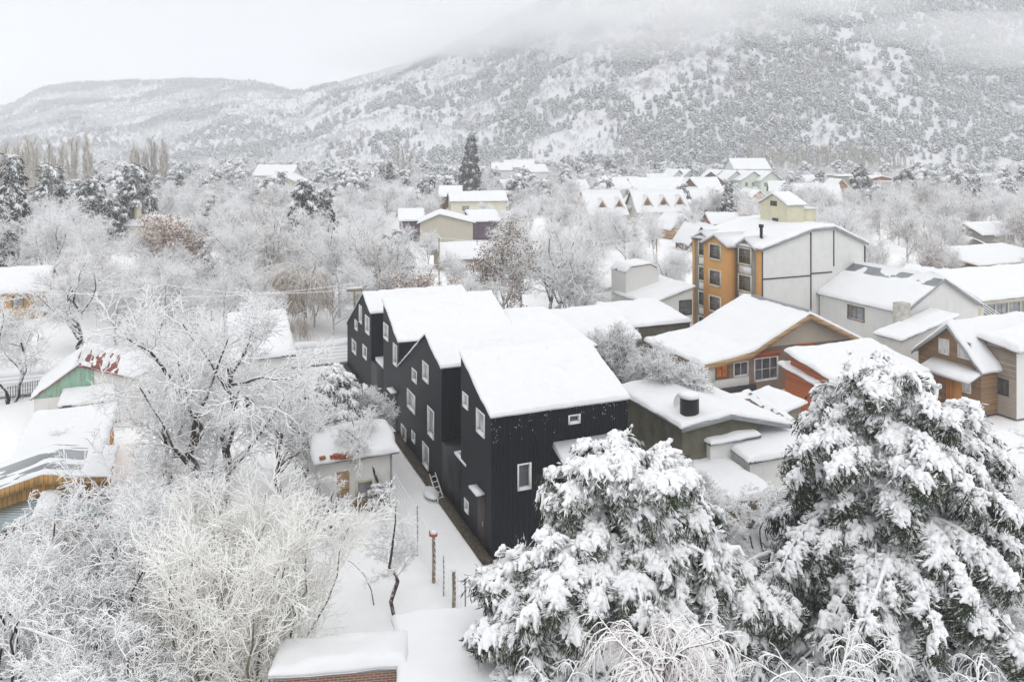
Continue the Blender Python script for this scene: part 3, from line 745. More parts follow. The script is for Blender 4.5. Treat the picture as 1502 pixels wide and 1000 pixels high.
# little gables over the bays
def gab(name, mat, x0, a, b, z, rise, x1=2.5):
    m_ = MB(); c_ = (a+b)/2
    m_.add([(x0, a, z), (x0, b, z), (x0, c_, z+rise), (x1, a, z), (x1, b, z), (x1, c_, z+rise)], [np.array([[0, 2, 1], [3, 4, 5]]), np.array([[0, 3, 5, 2], [1, 2, 5, 4], [0, 1, 4, 3]])])
    g_ = m_.build(name, mat, bA.root)
    for sgn, e in ((-1, a), (1, b)):
        for nm_, mt, o0, o1 in (('gable_roof', trim_grey, .0, .1), ('gable_snow', snow, .1, .34)):
            r_ = MB(); ex = x0-.22; ee = e+sgn*.22; zz = z-.22*rise/((b-a)/2)
            r_.hexa([(ex, ee, zz+o0), (x1+1, ee, zz+o0), (x1+1, c_, z+rise+o0), (ex, c_, z+rise+o0), (ex, ee, zz+o1), (x1+1, ee, zz+o1), (x1+1, c_, z+rise+o1), (ex, c_, z+rise+o1)])
            r_.build(nm_, mt, g_)
gab('gable', orange_wall, -1.15, u2, u3, 9.6, .95); gab('gable', grey_wall, -.09, u1+.1, u2-.1, 9.66, .85); gab('gable', grey_wall, -.09, u3+.1, 11.3, 9.66, .8)
def apt_window(x, uc, w_, z, h=1.4, panel=True):
    m_ = MB(); y0, y1 = uc-w_/2, uc+w_/2; fr = .16
    for a, c_ in (((x-.09, y0-fr, z-fr), (x, y0, z+h+fr)), ((x-.09, y1, z-fr), (x, y1+fr, z+h+fr)), ((x-.09, y0, z+h), (x, y1, z+h+fr)), ((x-.12, y0, z-fr), (x, y1, z))): m_.box(a, c_)
    o = m_.build('window', cream_wall, bA.root)
    m_ = MB(); m_.box((x-.03, y0, z), (x-.01, y1, z+h)); m_.build('pane', glass, o)
    m_ = MB()
    for k in range(4): y = y0+(y1-y0)*k/3; m_.box((x-.07, y-.035, z), (x-.04, y+.035, z+h))
    m_.box((x-.068, y0, z+h*.48), (x-.038, y1, z+h*.54)); m_.box((x-.067, y0, z), (x-.037, y1, z+.07)); m_.box((x-.067, y0, z+h-.07), (x-.037, y1, z+h)); m_.build('frame', wood_brown, o)
    if panel:
        m_ = MB(); m_.box((x-.05, y0-.05, z-1.0), (x+.02, y1+.05, z-.25)); m_.build('white_panel', white_trim, bA.root)
for k in range(4):
    z = 8.15-2.75*k
    apt_window(-1.15, (u2+u3)/2, 1.75, z, 1.45, False); apt_window(-.09, (u1+u2)/2+.1, 1.8, z-.1, 1.5); apt_window(-.09, (u3+11.1)/2, 1.3, z-.15, 1.4)
# dark seams and pipes on the white side wall
def seam(nm_, x0, z0, x1, z1, wd=.13): return bA.bar(nm_, 'front', x0, z0, x1, z1, .003, .07, trim_dark)
x119 = ext_v(OA, 1189); seam('downpipe', x119-.06, 0, x119+.06, 11.3); seam('downpipe', -.02, 0, .12, 9.6)
seam('seam', .12, 6.75, x119-.07, 6.87); seam('seam', x119+.07, 6.95, 9.0, 7.07); seam('seam', .12, 2.95, x119-.07, 3.07); seam('downpipe', 9.2, 7.6, 9.3, 11.3); seam('downpipe', 13.42, 4, 13.56, 9.5)
bA.rake('fascia', 'front', trim_grey, .22)
ch = MB(); ch.tubes(np.array([[(1.6, 2.0, 9.9), (1.6, 2.0, 11.9)]]), np.array([[.16, .16]]), 10); ch.tubes(np.array([[(1.6, 2.0, 11.7), (1.6, 2.0, 12.05)]]), np.array([[.25, .25]]), 10); cho = ch.build('chimney_pipe', black_tin, bA.root)
snow_cap('chimney_snow', cho, 1.6, 2, 12.05, .27, .27, .16)
# stair tower standing on the roof, part of the block
OT = np.array([29.4, 84.9]); tb = B('roof_tower', None, None, OT, 2.2, 4.4, 'y', [(0, 13.7), (2.2, 14.75), (4.4, 13.7)], yellow_tower, trim_grey, z0=10.4, oh=.15, st=.22, res=.3,
    wins=[('left', 1.7, 14.0-.45, 1.0, .5, 'dark', 2, 1), ('left', 1.5, 11.5, .9, .7, 'dark', 1, 1)])
tb.root.parent = None
for c_ in list(tb.root.children):
    m4 = tb.root.matrix_basis.copy()
    rel = np.array(OT)-OA; lx, ly = rel@Vv, rel@U
    nm_ = {'wall': 'tower_wall', 'roof': 'tower_roof', 'snow_cover': 'tower_snow', 'window': 'tower_window'}[c_.name.split('.')[0]]
    c_.parent = bA.root; c_.name = nm_; c_.location = (lx, ly, 0)
bpy.data.objects.remove(tb.root)
m_ = MB(); rel = np.array(OT)-OA; lx, ly = rel@Vv, rel@U
m_.box((lx+2.2, ly+.4, 10.6), (lx+4.2, ly+3.4, 13.2)); wt = m_.build('tank_house', yellow_tower, bA.root)
m_ = MB(); m_.box((lx+2.2, ly+.3, 13.2), (lx+4.3, ly+3.5, 13.4)); m_.build('tank_snow', snow, wt)

# white warehouse with gable
OW = np.array([35.4, 72.1])
bW = B('white_gable_house', 'big white house with a plain gable and a dark bare strip along its snowy ridge', 'house', OW, 9.7, 10.2, 'x', [(0, 5.0), (4.85, 7.7), (9.7, 5.0)], white_wall, grey_roof, oh=.25, st=.24, res=.35,
       wins=[LW(OW, 1243, 1268, 449, 470, 'brown', 2, 1)],
       bare=lambda X, Y, a, b: np.where((X < 4.85) & (X > 3.4), (fbm(a*.9, b*.6, 3)-.28)*.7, -1))
bW.rake('fascia', 'front', trim_grey, .25)
m_ = MB(); m_.box((-.75, -.5, 0), (.35, .45, 5.9)); m_.build('chimney', concrete, bW.root)

# wide brown-brick gable house
OH = np.array([14.8, 62.0])
bH = B('brick_gable_house', 'wide low house with brick front, beige gable boards and wooden rake under the orange block', 'house', OH+Vv*.7+U*.6, 15.6, 7.0, 'x', [(0, 3.0), (3.9, 3.45), (9.9, 6.05), (15.6, 3.35)], brick, trim_grey,
       oh=.75, st=.26, res=.35, wins=[('front', 1.0, 1.55, 1.3, 1.15, 'orange', 2, 1), ('front', 2.75, 1.5, 1.45, 1.2, 'pale', 2, 1), ('front', 4.8, .9, 2.4, 1.9, 'pale', 3, 2)])
bH.bar('pale_wall_panel', 'front', .05, 0, 4.25, 1.45, .003, .06, white_wall); bH.bar('pale_wall_panel', 'front', .05, 1.4, .9, 2.85, .065, .1, white_wall)
bH.bar('window_surround', 'front', 4.7, 2.82, 7.4, 3.3, .003, .05, wood_red); bH.bar('window_surround', 'front', 9.0, 3.2, 11.2, 3.55, .003, .06, wood_red)
m_ = MB(); g0 = .012
m_.add([(3.9+.6, -g0, 3.66), (15.2, -g0, 3.5), (9.9, -g0, 5.98)], np.array([[0, 1, 2]])); m_.add([(3.9+.6, -g0-.06, 3.66), (15.2, -g0-.06, 3.5), (9.9, -g0-.06, 5.98)], np.array([[0, 1, 2]])); m_.build('gable_boards', beige_wall, bH.root)
bH.rake('fascia', 'front', wood_fascia, .75, drop=.3, t=.1)
bH.bar('tarp', 'front', .4, .1, 4.4, .95, .5, .75, tarp)
mb = MB()
for k, (h0, h1) in enumerate(((5.2, 5.4),)): mb.box((9.7, -.7, 6.2), (10.1, 6.5, 6.5))
mb.build('ridge_cap', trim_grey, bH.root)

# red stained shed in front of it
OR_ = corner(1230.6, 562, 3.2)
bR = B('red_wooden_house', 'rust red wooden house with thick snow on its sloping roof behind the right evergreen', 'house', OR_, 8.2, 4.9, 'y', [(0, 3.15), (4.9, 4.1)], wood_red, wood_grey, oh=.3, st=.28, res=.3,
       wins=[('front', 5.2, 1.2, .9, 1.0, 'brown', 2, 1)])
OR2 = corner(1199, 563, 2.6)
B('red_wooden_shed', 'small rust red shed with a tiny white window and wavy snow edge on the roof', 'shed', OR2, 2.6, ext_u(OR2, 1151), 'y', [(0, 2.5), (ext_u(OR2, 1151), 3.0)], wood_red, wood_grey, oh=.3, st=.26, res=.25,
  wins=[('front', .25, 1.75, .75, .5, 'shed', 2, 1)], trim=None)
OR3 = corner(1240, 520, 3.6)

# house with wooden gable at right
OQ = corner(1439, 539, 3.6); LQ = ext_u(OQ, 1347)
bQ = B('wooden_gable_house', 'house with a brown wooden gable and two curtained windows at the right', 'house', OQ, 8.0, LQ, 'y', [(0, 3.6), (LQ*.47, 6.2), (LQ, 3.7)], wood_brown, trim_grey, oh=.35, st=.3, res=.3,
       wins=[LW(OQ, 1377, 1392, 497, 519, 'curtain', 2, 1), LW(OQ, 1405, 1425, 500, 526, 'curtain', 2, 1), LW(OQ, 1408, 1424, 555, 575, 'curtain', 2, 1)])
bQ.rake('fascia', 'left', trim_grey, .35)
zq = 3.15
m_ = MB(); m_.hexa([(-1.6, -.2, zq-.6), (0, -.2, zq), (0, LQ*.75, zq), (-1.6, LQ*.75, zq-.6), (-1.6, -.2, zq-.5), (0, -.2, zq+.1), (0, LQ*.75, zq+.1), (-1.6, LQ*.75, zq-.5)]); po = m_.build('porch_roof', trim_grey, bQ.root)
m_ = MB(); m_.hexa([(-1.66, -.26, zq-.5), (0, -.26, zq+.1), (0, LQ*.75, zq+.1), (-1.66, LQ*.75, zq-.5), (-1.6, -.2, zq-.28), (0, -.2, zq+.3), (0, LQ*.75, zq+.3), (-1.6, LQ*.75, zq-.28)]); m_.build('porch_snow', snow, po)
bQ.bar('door', 'left', 1.6, .1, 2.9, 2.3, .005, .06, wood_orange)
OTT = corner(1491, 515, 5.0)
bT = B('brick_wood_house', 'house with weathered boards over pink brick and deep overhanging snow at the right edge', 'house', OTT, 7, 2.3, 'y', [(0, 5.0), (2.3, 5.3)], stone, wood_dark, oh=.45, st=.5, res=.25,
       wins=[('left', .6, 1.5, 1.1, 1.2, 'dark', 2, 1)], front=white_clean)
bT.bar('board_cladding', 'left', .02, 2.9, 2.28, 4.9, .003, .07, wood_grey)
OQ2 = corner(1322, 500, 3.4)
B('lean_to_house', 'small white lean-to with snowy roof between the white gable and the wooden gable', 'house', OQ2, 6.5, 2.6, 'x', [(0, 3.4), (6.5, 4.9)], white_wall, trim_grey, oh=.2, st=.22, res=.3, wins=[('front', 2.4, 2.3, .7, .6, 'shed', 1, 1)])

# right edge
OX = corner(1438, 440, 3.4)
bX = B('long_window_house', 'long house with a row of dark windows under thick snow at the right edge', 'house', OX, 16, 7.5, 'y', [(0, 3.4), (5.5, 5.4), (7.5, 4.8)], cream_wall, wood_dark, oh=.4, st=.3, res=.5,
       wins=[('front', .5+2.0*k, 1.5, 1.8, 1.3, 'wide', 2, 1) for k in range(7)])
OY = corner(1424, 433, 3.6)
B('patchy_roof_house', 'house whose dark roof shows through patches of snow near the concrete pole', 'house', OY+U*2, 7.2, 7.5, 'x', [(0, 3.6), (4.5, 5.2), (7.2, 4.4)], wood_brown, dark_roof, oh=.3, st=.2, res=.4, rot=ANG+.25,
  bare=lambda X, Y, a, b: (fbm(a*.5+3, b*.8, 3)-.56)*1.2)
OZ = corner(1434, 387, 3.8)
B('orange_eaves_house', 'long brown walled house with orange boards under its snowy roof at the right edge', 'house', OZ, 16, 8, 'y', [(0, 3.6), (8, 4.6)], wood_brown, wood_orange, oh=.6, st=.25, res=.6,
  wins=[('front', 3+2.3*k, 1.6, 1.5, 1.3, 'curtain', 2, 1) for k in range(4)])
OZ2 = atd(1440, 150)
B('small_house', 'small snowy house behind the right edge houses with a dark gap under its roof', 'house', OZ2, 9, 7, 'y', [(0, 3.4), (3.5, 5), (7, 3.4)], grey_wall, oh=.4, st=.3, res=.8)
OK_ = corner(1452, 716, 2.4)
B('garden_house', 'low white garden house with one dark window at the lower right edge', 'house', OK_, 6, 3.5, 'y', [(0, 2.5), (3.5, 3.0)], white_wall, purple, oh=.3, st=.25, res=.3,
  wins=[('front', .25, 1.3, .5, .5, 'dark')])

# ---- left side
OG = atd(50, 56); ag = ext_v(OG, 115)
bG = B('green_gable_shed', 'shed with green painted gable and red rusty roof sheets showing through snow', 'shed', OG, 7.4, 6.2, 'x', [(0, 2.35), (ag, 4.3), (7.4, 2.6)], white_wall, red_roof, oh=.2, st=.17, res=.14,
       bare=lambda X, Y, a, b: np.where((X > ag-.4) & (X < ag+2.6) & (Y < 5.2), (fbm(X*7, Y*.5+2, 3)-.30-.1*np.abs(X-ag-.7))*1.2, -1)+np.where((X < ag) & (Y < 1.2), (fbm(X*2, Y*6, 2)-.7)*.4, 0), z0=0)
m_ = MB(); m_.add([(-.02, -.02, 2.25), (ag+1.0, -.02, 2.25), (ag+1.0, -.02, 4.3-.28), (ag, -.02, 4.28), (-.02, -.02, 2.33)], [np.array([[0, 1, 2, 3, 4]])]); m_.build('green_cladding', green_sheet, bG.root)
OG2 = OG+Vv*1.9-U*1.9
B('lean_to', 'small snow topped lean-to against the green gable', 'shed', OG2, 3.1, 1.8, 'y', [(0, 2.0), (1.8, 2.5)], white_wall, oh=.1, st=.2, res=.2)
OS = corner(16, 684, 2.7)
B('flat_roof_shed', 'wide shed under one flat sheet of snow with orange wood at its eave', 'shed', OS, ext_v(OS, 149), 8.6, 'y', [(0, 2.7), (8.6, 2.75)], wood_orange, wood_orange, oh=.15, st=.22, res=.4)
OP = corner(-62, 738, 3.2)
bP = B('metal_roof_shed', 'shed with grey metal roof half clear of snow and an orange wooden gable front', 'shed', OP, 6.2, 3.6, 'x', [(0, 3.1), (3.5, 4.0), (6.2, 3.5)], wood_yellow, grey_roof, oh=.3, st=.1, res=.16,
       bare=lambda X, Y, a, b: (fbm(a*.35+7, b*2.2, 3)-.33)*1.1-np.where(X > 5.2, .5, 0))
bP.rake('fascia', 'front', wood_yellow, .3, drop=.3)
OP2 = corner(-70, 800, 2.3)
B('blue_sheet_shed', 'low blue-grey metal roof with a slab of snow at the lower left edge', 'shed', OP2, 6.0, 2.6, 'x', [(0, 2.2), (3.5, 3.0), (6, 2.5)], wood_grey, blue_roof, oh=.2, st=.13, res=.14,
  bare=lambda X, Y, a, b: np.where((X > 3.0) & (X < 3.9), -1, .3))
OL = corner(-120, 436, 3.2)
B('ochre_house', 'ochre house under deep snow at the left edge above the road', 'house', OL, ext_v(OL, 63), 9, 'y', [(0, 3.2), (4.5, 5.0), (9, 3.2)], wood_yellow, wood_brown, oh=.5, st=.35, res=.6,
  wins=[('front', 3+3*k, 1.4, 1.2, 1.2, 'brown', 2, 1) for k in range(3)])
OV = corner(345, 528, 2.8)
B('white_roof_house', 'lone house with one white roof slope behind the branches of the big bare tree', 'house', OV, ext_v(OV, 428), 8, 'y', [(0, 2.8), (7, 4.9), (8, 4.6)], white_wall, oh=.3, st=.25, res=.5,
  bare=lambda X, Y, a, b: np.where((np.abs(X-1.6) < .35) & (Y > 3.5) & (Y < 6.5), .12, -1))
ON = corner(470, 750, 0)
bN = B('cottage', 'small white cottage with a wooden door and square window beside the snowy path', 'house', ON, ext_v(ON, 574), 4.4, 'y', [(0, 2.75), (2.6, 3.3), (4.4, 2.8)], white_wall, wood_brown, oh=.35, st=.24, res=.25,
       wins=[FW(ON, 521, 550, 703, 728, 'cream', 1, 1)])
q0, q1 = ext_v(ON, 494), ext_v(ON, 512)
bN.bar('door', 'front', q0, .1, q1, 2.0, .005, .06, wood_fascia)
bN.bar('drainpipe', 'front', bN.W-.08, 0, bN.W+.02, 2.7, .02, .1, trim_grey)
for k in range(9):
    mb = MB(); a = q1+.1+.19*k; mb.box((a, -.6-.1*(k % 3), .1), (a+.15, -.3, .28+.1*((k*7) % 3))); o = mb.build('firewood_log', wood_brown if k % 2 else wood_grey)
    o.location = (ON[0], ON[1], .05); o.rotation_euler = (0, 0, ANG); tag(o, 'short log in the firewood row under the cottage window', 'log', 'firewood under the cottage window')
rg = np.random.default_rng(5)
mb = MB()
for k in range(14):
    x = -.2+rg.random()*1.8; mb.hexa([(x+dx, -.45+dy, 2.82+.04*k/3+dz+rg.random()*.05) for dz in (0, .12) for dx, dy in ((0, 0), (.3, .05), (.28, .3), (-.02, .28))])
mb.build('broken_roof_tiles', red_mat if False else wood_red, bN.root)

# brick wall building at the bottom edge
OB1 = atd(400, 25.9)
bB1 = B('brick_outbuilding', 'brick outbuilding with a smooth deep snow roof at the bottom edge', 'building', OB1, atd(597, 26.4)[0]-OB1[0], 3.6, 'y', [(0, 2.7), (1.6, 2.5), (3.6, 1.1)], brick_red, trim_grey, oh=.06, st=.34, res=.25, rot=R(7))
OB2 = np.array([atd(600, 26.2)[0]+.12, 24.3])
bB2 = B('white_roof_garage', 'flat garage roof covered in untouched snow with a thin grey edge at the bottom', 'garage', OB2, 4.6, 4.9, 'y', [(0, 2.6), (4.9, 2.6)], white_wall, trim_grey, oh=.06, st=.26, res=.3, rot=R(12))

# ---- middle distance and far village
def house(name, label, px, d, W, L, eave, ridge, axis='y', wall=white_wall, roof=dark_roof, rot=ANG, wins=(), st=.35, off=.5, oh=.5, group=None, cat='house', base=0):
    prof = [(0, eave), ((L if axis == 'y' else W)*off, ridge), ((L if axis == 'y' else W), eave)]
    return B(name, label, cat, atd(px, d), W, L, axis, prof, wall, roof, oh=oh, st=st, res=1.5, rot=rot, wins=wins, group=group)
Wn = lambda *a: [('front', q, z, w_, h, 'wide', 2, 1) for q, z, w_, h in a]
house('beige_gable_house', 'beige blank gable with snowy roof in the middle distance beside purple walls', 616, 160, 10.6, 9, 4.6, 6.3, 'x', beige_wall, trim_dark, R(4), off=.37)
house('purple_house', 'low purple walled house left of the beige gable', 588, 168, 4.6, 9, 4.4, 6.2, 'y', purple, trim_dark, R(10))
house('purple_back_house', 'purple house with snow lumps on its terraces right of the beige gable', 694, 172, 6, 8, 3.8, 5.4, 'y', purple, trim_dark, R(14), off=.8)
house('snow_roof_house', 'small house with a rounded snow roof and brown end wall under the beige gable', 650, 128, 7, 6, 2.0, 3.8, 'y', stone, trim_grey, R(20))
house('long_yellow_house', 'long low pale yellow house with a white roof above the beige gable', 662, 222, 15.5, 9, 4.8, 6.9, 'y', cream_wall, trim_dark, R(10), Wn((3, 2, 2, 1.4), (8, 2, 2, 1.4)))
house('dark_shed_house', 'dark end walled house touching the long pale yellow house on its left', 646, 232, 6, 9, 5.5, 8.0, 'y', wood_dark, trim_dark, R(5))
house('villa', 'big white villa with stepped snowy roofs alone among the trees on the left', 372, 305, 15, 10, 9, 12.5, 'y', white_wall, trim_grey, R(-8), Wn((3, 4, 2, 2), (9, 4, 2, 2)))
house('villa_wing', 'low white wing with a pitched roof right of the stepped villa', 398, 290, 9, 9, 7.5, 9.5, 'x', cream_wall, trim_grey, R(-14))
b_ = house('chimney_house', 'small snowed-in house with a yellow chimney among trees on the left', 176, 172, 9, 6, 3.0, 4.6, 'y', cream_wall, trim_grey, R(5))
mb = MB(); mb.box((2.6, 1, 3), (3.8, 2, 7.2)); mb.build('chimney', yellow_tower, b_.root)
for i, (px, d, W_, z, lb) in enumerate(((722, 372, 9, 9, 'white roof just right of the tall dark spruce'), (742, 385, 14, 10, 'widest snowy roof far behind the middle trees'), (775, 378, 10, 8, 'small snowy roof at the right end of the far roofs'), (742, 300, 8, 4, 'little snowy roof in the trees below the far roofs'))):
    house('far_house', lb, px, d, W_, 9, z, z+3, 'y', white_wall, trim_grey, R(10*i), Wn((2, z-3, 2, 1.5)))
def dormer(b, x, z, y, w_, h, mat):
    m_ = MB(); r_ = h*.6
    m_.add([(x, y, z), (x+w_, y, z), (x+w_/2, y, z+h), (x, y+3.2, z), (x+w_, y+3.2, z), (x+w_/2, y+3.2, z+h)], [np.array([[0, 1, 2]]), np.array([[0, 1, 4, 3]])])
    o = m_.build('dormer', mat, b.root); ms = MB()
    for e, s_ in ((x, -1), (x+w_, 1)):
        ms.hexa([(e+s_*.35, y-.5, z-.35*h/(w_/2)+.05), (x+w_/2, y-.5, z+h+.05), (x+w_/2, y+3.4, z+h+.05), (e+s_*.35, y+3.4, z-.35*h/(w_/2)+.05),
                 (e+s_*.35, y-.5, z-.35*h/(w_/2)+.4), (x+w_/2, y-.5, z+h+.45), (x+w_/2, y+3.4, z+h+.45), (e+s_*.35, y+3.4, z-.35*h/(w_/2)+.4)])
    ms.build('dormer_snow', snow, o)
    if mat is not wood_dark:
        mw = MB(); mw.box((x+w_*.36, y-.08, z+.15), (x+w_*.64, y-.02, z+h*.55)); mw.build('dormer_window', glass, o)
b_ = house('chalet', 'chalet with a steep snowy roof and brown left gable among the trees', 866, 196, 10, 9, 3.4, 8.6, 'y', white_wall, wood_red, R(20)); dormer(b_, 2.2, 4.7, .8, 2.6, 2, wood_orange); dormer(b_, 7, 4.9, .8, 2.4, 2, wood_orange)
b_ = house('chalet', 'long chalet with three orange dormers in its snowy roof', 936, 200, 13.5, 9, 3.8, 8.4, 'y', white_wall, wood_brown, R(12))
for x in (1.2, 5.6, 10): dormer(b_, x, 4.8, .9, 3, 2.5, wood_orange)
house('chalet', 'small brown gabled chalet below the long chalet with dormers', 985, 172, 5, 7, 2.4, 5, 'x', wood_fascia, wood_brown, R(18))
house('cabin', 'left one of two small dark gabled cabins behind the orange block', 1012, 152, 4.2, 6, 1.8, 4.6, 'x', wood_dark, trim_dark, R(15)); house('cabin', 'right one of two small dark gabled cabins behind the orange block', 1031, 156, 4.2, 6, 1.8, 4.2, 'x', wood_dark, trim_dark, R(10))
house('red_hut', 'low reddish hut with a round snow roof left of the roof tower', 1045, 176, 6.5, 6, 3, 4.8, 'y', wood_red, trim_dark, R(8))
house('pyramid_house', 'tall pale house with a pointed snow roof behind the chalets', 891, 250, 9, 9, 6.5, 9.8, 'y', white_wall, trim_grey, R(25), Wn((2, 3, 1.5, 2), (5.5, 3, 1.5, 2)))
b_ = house('long_hall', 'long snowy hall roof with one small dark gable behind the chalets', 930, 262, 30, 12, 5.6, 9.2, 'y', white_wall, dark_roof, R(6), Wn((11, 2.5, 7, 2))); dormer(b_, 16.5, 6.6, 1, 5, 2.8, wood_dark)
house('white_annex', 'plain white annex left of the long hall', 930, 240, 12, 8, 5.2, 7, 'y', white_wall, trim_grey, R(8), Wn((3, 2, 1.2, 2.4)))
house('ochre_hotel', 'ochre walled house behind the little dark conifer near the orange block', 1075, 218, 7, 8, 4.5, 6.6, 'x', wood_orange, wood_brown, R(8)); house('ochre_wing', 'ochre boarded house beside the lane behind the roof tower', 1100, 222, 5.5, 8, 5.5, 7.5, 'x', wood_orange, wood_brown, R(14))
gl = ['first pale green gable from the left in the far row', 'second pale green gable from the left in the far row', 'third pale green gable in the far row, next to the mast', 'fourth pale green gable in the far row, under the pyramid roof',
      'fifth pale green gable in the far row, right of the pyramid roof', 'rightmost pale green gable in the far row']
gd = [(986, 352, 10), (1001, 350, 12), (1046, 345, 13), (1066, 335, 14), (1088, 330, 17), (1116, 328, 15)]
for (px, d, W_), lb in zip(gd, gl): house('green_row_house', lb, px, d, W_*.62, 11, 6.5 if px < 1060 else 6.2, 9.5, 'x', green_pl, trim_dark, R(14), Wn((1.5, 3.5, 1.3, 1.6), (4.6, 3.5, 1.3, 1.6)), group='pale green row houses', oh=.7)
house('pyramid_hall', 'white hall with a pyramid snow roof above the pale green row', 1078, 372, 17, 14, 9.5, 14, 'y', white_wall, trim_grey, R(5)); house('brown_hall', 'brown gable with deep snow between the pale green gables', 1022, 320, 11, 9, 5.6, 9.8, 'x', wood_dark, trim_dark, R(-12))
b_ = house('white_dormer_house', 'white house with a wide roof and small dark dormers right of the roof tower', 1168, 236, 13, 9, 4.2, 8.5, 'y', white_wall, trim_grey, R(-6)); dormer(b_, 1.2, 5, 1, 3.2, 2.6, wood_fascia)
house('white_house', 'plain white house with a snowy roof end-on beside the dormer house', 1195, 240, 5, 9, 4.2, 6.8, 'x', white_wall, trim_grey, R(-15))
b_ = house('brown_chalet', 'brown chalet with a big snowy gable and balcony right of centre far back', 1213, 250, 9, 8, 5.0, 9.4, 'x', wood_fascia, wood_brown, R(3), Wn((2.5, 3, 3.5, 1.6))); b_.bar('balcony', 'front', 1, 2.4, 8, 3.2, .02, 1.2, wood_brown)
b_ = house('red_brick_block', 'red brown flats with pale balconies beside the dark spreading pine', 1277, 290, 8.5, 8, 8.2, 9, 'x', wood_red, trim_grey, R(12), Wn((1, 5.6, 2.5, 1.4), (5, 5.6, 2.5, 1.4))); b_.bar('balcony', 'front', .5, 3.6, 8, 4.6, .02, 1.3, white_wall); b_.bar('balcony', 'front', .5, 6.9, 8, 7.6, .02, 1.3, white_wall)
house('beige_box_house', 'beige flat topped house left of the red brown flats', 1231, 285, 8, 8, 9.2, 9.4, 'y', beige_wall, trim_dark, R(8))

rgh = np.random.default_rng(42)
for i, (px, d, W_) in enumerate(((632, 350, 9), (662, 390, 8), (808, 330, 9), (838, 300, 8), (846, 360, 11), (905, 330, 8), (925, 205, 7), (955, 350, 10), (1000, 300, 9), (1018, 235, 8), (1055, 260, 8), (1130, 290, 9), (1150, 340, 11), (1185, 350, 9),
                                 (1240, 340, 8), (1262, 380, 10), (1310, 310, 9), (1345, 400, 10), (1390, 330, 9), (1430, 380, 11), (1470, 300, 8), (520, 390, 9), (300, 400, 10), (565, 250, 8))):
    house('small_house', 'small pale house with a snowy roof, one of those scattered through the far wood', px, d, W_, 7, 3.4+rgh.random(), 6.4+rgh.random()*1.2, 'xy'[i % 2], (white_wall, cream_wall, beige_wall, white_wall, wood_grey)[i % 5], trim_dark, R(rgh.random()*50-20),
          Wn((1.2, 1.2, 1.4, 1.3), (W_-3, 1.2, 1.4, 1.3)), group='small houses scattered through the far wood')
for i, (px, d, W_, lb, wl_) in enumerate(((1382, 118, 6, 'small brown shed between the bare thicket and the patchy dark roof', wood_brown), (1462, 102, 6, 'little snowy roof crowded between the two long houses at the right edge', cream_wall),
                             (1405, 140, 7, 'small grey house behind the patchy dark roof', wood_grey), (1490, 122, 6, 'small snowy roof at the right edge next to the concrete pole', wood_dark), (1355, 96, 5, 'low snowy shed right behind the big white gable', white_wall))):
    house('outbuilding', lb, px, d, W_, 5, 2.4, 3.6, 'xy'[i % 2], wl_, dark_roof, ANG+R(8*i-12), st=.25, oh=.35, cat='shed')

# ------------------------------------------------------------------ the notable trees, near to far
def put(o, px, d, z=0, rz=0, s=1.0, label=None, cat='tree', group=None):
    p = atd(px, d); o.location = (p[0], p[1], z-.05); o.rotation_euler = (0, 0, rz); o.scale = (s, s, s); tag(o, label, cat, group); return o
# pale upright bushy tree, lower left
rg = np.random.default_rng(11)
tr0 = trunk(rg, 6.2, .06, 8, .10, (0, 0), 20, 1.75, 1.1, .02)
g = grow(rg, tr0, [
    dict(n=11, t0=.08, ang=38, angj=10, len=2.3, tap=.5, K=6, curl=.10, trop=.08, r=.03, r1=.014),
    dict(n=9, t0=.12, ang=42, len=1.35, tap=.4, K=5, curl=.16, trop=.05, r=.022, r1=.013),
    dict(n=5, t0=.15, ang=45, len=.55, K=3, curl=.22, trop=.0, r=.017, r1=.010)])
A = make_tree('frosted_willow', g[:1], g[1:], m_frost('pale_willow_bark', (.3, .26, .19), .35, .5), frost_cream, (6, 4), .5)
put(A, 358, 29, 0, .4, 1.0, 'big pale cream bushy tree with many upright frosted stems at the lower left')

# large bare tree behind it
def big_tree(seed, H, bm=None, cm=None, name='bare_tree', n4=4, lm=.46):
    rg = np.random.default_rng(seed)
    t = trunk(rg, H*.55, H*.017, 8, .13, (-.6, .3), 2, H*.10, .1, H*.007)
    g = grow(rg, t, [
        dict(n=8, t0=.30, ang=44, angj=12, len=H*lm, tap=.35, K=8, curl=.17, trop=.03, r=H*.0085, r1=.026),
        dict(n=9, t0=.18, ang=42, len=H*.2, K=6, curl=.2, trop=.01, r=.045, r1=.02),
        dict(n=9, t0=.1, ang=44, len=H*.085, K=4, curl=.22, trop=-.03, r=.024, r1=.014),
        dict(n=n4, t0=.12, ang=46, len=H*.04, K=3, curl=.25, trop=-.06, r=.018, r1=.010)])
    return make_tree(name, g[:2], g[2:], bm or bark, cm or frost, (8, 4), .6, .3)
put(big_tree(21, 17.0, n4=5, lm=.31), 316, 41, 0, 2.2, 1.0, 'largest bare snow-lined tree on the left, with a dark forked trunk')
def bushy(seed, H, Rr, n=9, cm=None):
    rg = np.random.default_rng(seed)
    g = grow(rg, trunk(rg, H*.66, .06, 7, .12, (0, 0), n, Rr*.6, Rr*.15, .025), [
        dict(n=8, t0=.15, ang=48, angj=12, len=H*.36, tap=.4, K=6, curl=.16, trop=.0, r=.034, r1=.016),
        dict(n=8, t0=.12, ang=46, len=H*.15, tap=.3, K=5, curl=.2, trop=-.04, r=.024, r1=.014),
        dict(n=6, t0=.1, ang=46, len=H*.07, K=3, curl=.25, trop=-.1, r=.018, r1=.011),
        dict(n=3, t0=.1, ang=46, len=H*.035, K=2, curl=.25, trop=-.1, r=.014, r1=.009)])
    return make_tree('bushy_tree', g[:1], g[1:], bark, cm or frost, (6, 4), .7, .4)
